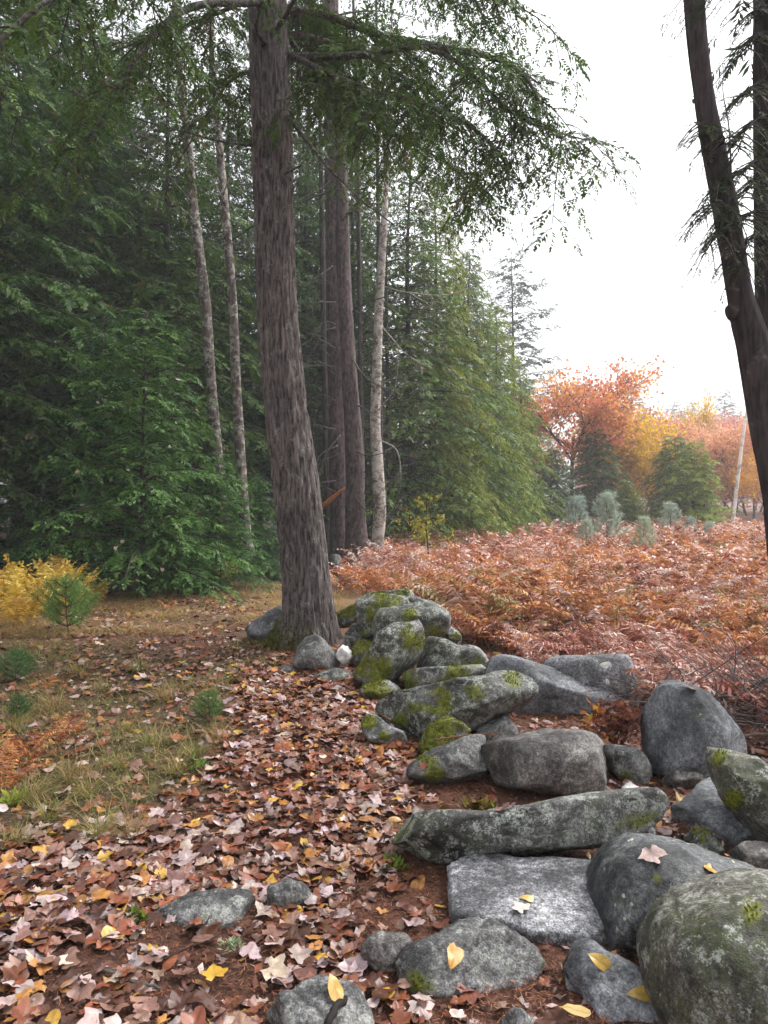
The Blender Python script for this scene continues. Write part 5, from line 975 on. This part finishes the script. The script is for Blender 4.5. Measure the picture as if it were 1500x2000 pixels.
# ------------------------------------------------------------------ needle litter, grass
def scatter_needles():
    r = np.random.default_rng(8); n = 130000; X = r.uniform(-2.6, 2.4, n); Y = 2.0 + 7.0 * r.random(n) ** 1.3; px, py = to_px(np.stack([X, Y, 0 * X], -1)); k = (px > -40) & (px < 1540) & ~inside(px, py, GRASSZ) & (r.random(n) < np.clip(.55 + .5 * fbm(np.stack([X * 2.2, Y * 2.2, 0 * X], -1), 3), .1, 1)); X, Y = X[k], Y[k]; n = len(X)
    a = r.uniform(0, 6.28, n); L = r.uniform(.008, .028, n) * np.clip(Y / 3, 1, 2); d = np.stack([np.cos(a), np.sin(a), r.uniform(-.1, .35, n)], -1) * L[:, None]; s = np.stack([-np.sin(a), np.cos(a), 0 * a], -1) * (.0014 * np.clip(Y / 3, 1, 2.4))[:, None]
    P = np.stack([X, Y, gz(X, Y) + r.uniform(.005, .018, n)], -1); V = np.stack([P - s, P + s, P + d + s * .4, P + d - s * .4], 1).reshape(-1, 3); pal = np.array([(.22, .075, .04), (.28, .10, .05), (.12, .05, .03), (.34, .16, .08), (.16, .055, .032)])
    tag(link('pine_needles', mk_mesh('pine_needles', V, np.arange(4 * n).reshape(-1, 4), M_DUFF, np.repeat(pal[r.integers(0, 5, n)], 4, 0))), 'red brown needle litter between the stones', 'needles', kind='stuff')
scatter_needles()
def blades(B, az, L, lean, wd, cols, r):
    n = len(B); d = np.stack([np.cos(az), np.sin(az), 0 * az], -1); s = np.stack([-np.sin(az), np.cos(az), 0 * az], -1); rows = []
    for t, ww in ((0, 1), (.4, .85), (.75, .55), (1, .08)):
        c = B + d * (L * (lean * t + .5 * lean * t * t))[:, None] + UP * (L * (t - .45 * lean * t * t))[:, None]; rows += [c - s * (wd * ww)[:, None], c + s * (wd * ww)[:, None]]
    V = np.stack(rows, 1).reshape(-1, 3); k = np.arange(n)[:, None] * 8; i = np.arange(3)[None] * 2; return V, np.stack([k + i, k + i + 1, k + i + 3, k + i + 2], -1).reshape(-1, 4), np.repeat(cols, 8, 0)
STRAWC = np.array([(.42, .28, .12), (.5, .36, .18), (.34, .22, .08), (.38, .30, .10), (.28, .17, .07)]); GREENC = np.array([(.16, .2, .04), (.24, .24, .06), (.36, .31, .11), (.13, .16, .04), (.44, .33, .15)])
rg = np.random.default_rng(17); mg = MB()
n = 80000; X = rg.uniform(-9, 1.5, n); Y = rg.uniform(8.2, 13.5, n); px, py = to_px(np.stack([X, Y, 0 * X], -1)); k = inside(px, py, [(-200, 1160), (180, 1165), (300, 1160), (520, 1120), (640, 1110), (690, 1150), (660, 1200), (560, 1230), (420, 1240), (180, 1255), (-200, 1270)]) & (rg.random(n) < np.clip(.3 + 1.0 * fbm(np.stack([X * 1.4, Y * 1.4, 0 * X], -1), 3), .03, .75)); X, Y = X[k], Y[k]; n = len(X)
V, Q, C = blades(np.stack([X, Y, gz(X, Y)], -1), rg.uniform(0, 6.28, n), rg.uniform(.05, .19, n), rg.uniform(.7, 2.0, n), rg.uniform(.0018, .0035, n), STRAWC[rg.integers(0, 5, n)] * rg.uniform(.7, 1.2, (n, 1)), rg); mg.add(V, Q, None, C); print('straw', n)
n = 40000; X = rg.uniform(-4.5, 0, n); Y = rg.uniform(3.2, 8, n); px, py = to_px(np.stack([X, Y, 0 * X], -1)); k = inside(px, py, GRASSZ) & (rg.random(n) < np.clip(.25 + 1.1 * fbm(np.stack([X * 1.5, Y * 1.5, 0 * X + 2], -1), 3), .03, .8)); X, Y = X[k], Y[k]; n = len(X)
V, Q, C = blades(np.stack([X, Y, gz(X, Y)], -1), rg.uniform(0, 6.28, n), rg.uniform(.03, .12, n), rg.uniform(.3, 1.4, n), rg.uniform(.001, .002, n), GREENC[rg.integers(0, 5, n)] * rg.uniform(.7, 1.2, (n, 1)), rg); mg.add(V, Q, None, C); print('grass', n)
tag(link('dry_grass', mg.mesh('dry_grass', M_GRASS)), 'dry straw and short green grass left of the leaf path', 'grass', kind='stuff')
def tuft_mesh(seed, n, L, cols):
    r = np.random.default_rng(seed); B = np.stack([r.normal(size=n) * .025, r.normal(size=n) * .025, np.full(n, -.01)], -1); V, Q, C = blades(B, r.uniform(0, 6.28, n), L * r.uniform(.5, 1.2, n), r.uniform(.2, 1.1, n), np.full(n, .0016), cols[r.integers(0, len(cols), n)] * r.uniform(.7, 1.2, (n, 1)), r); return mk_mesh('grass_tuft', V, Q, M_GRASS, C)
TU = [tuft_mesh(1, 120, .16, GREENC), tuft_mesh(2, 90, .2, STRAWC), tuft_mesh(3, 110, .14, np.concatenate([GREENC, STRAWC]))]
for j, (px, py, s) in enumerate([(195, 1640, 1.0), (260, 1635, .8), (60, 1575, 1.1), (90, 1610, .9), (140, 1530, .9), (250, 1430, .9), (300, 1460, 1.0), (105, 1385, 1.2), (200, 1340, 1.1), (380, 1480, .8), (345, 1510, .7), (30, 1430, 1.1), (270, 1310, 1.2), (410, 1400, 1.0), (170, 1560, .9), (230, 1500, .7), (325, 1370, 1.1), (150, 1310, 1.2), (30, 1660, .8), (420, 1455, .9)]):
    g = gnd(px, py); o = link('grass_tuft', TU[j % 3], loc=(g[0], g[1], float(gz(g[0], g[1])))); o.rotation_euler = (0, 0, j * 1.3); o.scale = (s, s, s)
    tag(o, ['green arching grass tuft left of the leaf path', 'straw coloured grass tuft left of the leaf path', 'mixed green and straw grass tuft left of the leaf path'][j % 3], 'grass', 'grass tufts left of the path')
# small ground moss and green sprigs
def sprig(label, px, py, s, cols, seed, z=0.0):
    g = gnd(px, py, z); r = np.random.default_rng(seed); n = 60; a = r.uniform(0, 6.28, n); L = s * r.uniform(.4, 1, n); d = np.stack([np.cos(a) * .8, np.sin(a) * .8, r.uniform(.2, 1.2, n)], -1) * L[:, None]; P = np.stack([r.normal(size=n) * s * .5, r.normal(size=n) * s * .4, np.zeros(n)], -1); sv = np.stack([-np.sin(a), np.cos(a), 0 * a], -1) * (L * .22)[:, None]; V = np.stack([P, P + d * .5 + sv, P + d, P + d * .5 - sv], 1).reshape(-1, 3); c = np.array(cols)[r.integers(0, len(cols), n)]
    tag(link('sprig', mk_mesh('sprig', V, np.arange(4 * n).reshape(-1, 4), M_MOSS, np.repeat(c, 4, 0)), loc=(g[0], g[1], g[2] + float(gz(g[0], g[1])))), label, 'plant', kind=None)
MG = [(.10, .16, .02), (.16, .22, .03), (.07, .11, .02)]
sprig('bright green sprig beside the flat grey stone', 265, 1800, .045, MG, 1); sprig('green moss tuft at the corner of the long dark slab', 770, 1695, .05, MG, 2); sprig('pale grey green lichen tuft among the near leaves', 452, 1838, .035, [(.35, .4, .25), (.28, .34, .2)], 13, .03)
sprig('green moss pad under the humped boulder', 1050, 1545, .035, MG, 4); sprig('yellow moss strip behind the long dark slab', 935, 1578, .06, [(.2, .2, .03), (.25, .2, .05)], 5); sprig('green moss knob left of the flat grey stone by the hemlock', 535, 1303, .06, MG, 6); sprig('fresh green weed below the pine seedling at the path edge', 385, 1500, .07, [(.12, .2, .04), (.2, .26, .06)], 7)
sprig('yellow green fern sprout at the grass edge', 20, 1580, .07, [(.3, .34, .05), (.22, .28, .05)], 8)

# leaves caught on the fir boughs
bpy.context.view_layer.update()
fv, ft, fn = [], [], 0
for fo_ in (FIR, H1, H2):
    for rt_ in [o for o in bpy.data.objects if o.parent is None and o.name.split('.')[0] == fo_.name.split('.')[0] and 'hem' != o.name]:
        for ch in rt_.children:
            if ch.name.startswith('crown') and ch.matrix_world.translation.y < 19 and ch.matrix_world.translation.x < -1.5 and len(ch.data.polygons) > 20000 and ch.get('tintable'):
                mw = np.array(ch.matrix_world); co = np.empty(len(ch.data.vertices) * 3, np.float32); ch.data.vertices.foreach_get('co', co); co = co.reshape(-1, 3) @ mw[:3, :3].T + mw[:3, 3]; fv.append((co, len(co) // 4))
if fv:
    co = np.concatenate([a for a, _ in fv]); fq = np.arange(len(co)).reshape(-1, 4); FB = BVHTree.FromPolygons(co.tolist(), fq.tolist()); rc = np.random.default_rng(12); nl_ = 0
    for k in range(400):
        if nl_ >= 85: break
        px, py = rc.uniform(5, 480), rc.uniform(480, 1120)
        if rc.random() > (1.0 if 130 < px < 470 and py > 620 else .4): continue
        h_ = FB.ray_cast(Vector((0, 0, CAMZ)), Vector(ray(px, py)))
        if h_[0] is None or h_[0].y > 18: continue
        ci = int(rc.choice([0, 0, 4, 6, 6, 6, 5, 3])); key = (False, int(rc.integers(0, 7)), ci)
        if key not in LEAF_ME: Vl, Tl = SH_M[key[1]]; LEAF_ME[key] = mk_mesh('leaf', Vl, Tl, M_LITTER, np.tile(PAL[ci][1], (len(Vl), 1)), True)
        o = link('fallen_leaf', LEAF_ME[key], loc=Vector(h_[0]) + Vector((0, -.02, .01))); o.rotation_euler = (rc.uniform(.2, 1.2), rc.uniform(-.5, .5), rc.uniform(0, 6)); sz = rc.uniform(.06, .11); o.scale = (sz, sz, sz)
        tag(o, '%s maple leaf caught on the evergreen boughs at the wood edge' % PAL[ci][0], 'leaf', '%s leaves caught on the boughs' % PAL[ci][0]); nl_ += 1
    print('caught', nl_)

# ------------------------------------------------------------------ haze
hm = bpy.data.materials.new('haze'); hm.use_nodes = True; hn = hm.node_tree; hn.nodes.clear()
ho = hn.nodes.new('ShaderNodeOutputMaterial'); pv = hn.nodes.new('ShaderNodeVolumePrincipled')
pv.inputs['Color'].default_value = (.94, .95, .97, 1); pv.inputs['Density'].default_value = .0022; pv.inputs['Density Attribute'].default_value = ''; pv.inputs['Anisotropy'].default_value = .2
hn.links.new(pv.outputs[0], ho.inputs['Volume'])
x0, x1, y0, y1, z0, z1 = -184, 204, -22, 264, -1.2, 23.0
V = [(x, y, z) for z in (z0, z1) for y in (y0, y1) for x in (x0, x1)]
tag(link('haze', mk_mesh('haze', np.array(V), np.array([[0, 2, 3, 1], [4, 5, 7, 6], [0, 1, 5, 4], [2, 6, 7, 3], [0, 4, 6, 2], [1, 3, 7, 5]]), hm)), 'thin pale mist filling the clearing and wood', 'haze', kind='stuff')
print('tris', sum(sum(len(p.vertices) - 2 for p in me.polygons) for me in bpy.data.meshes if me.users))
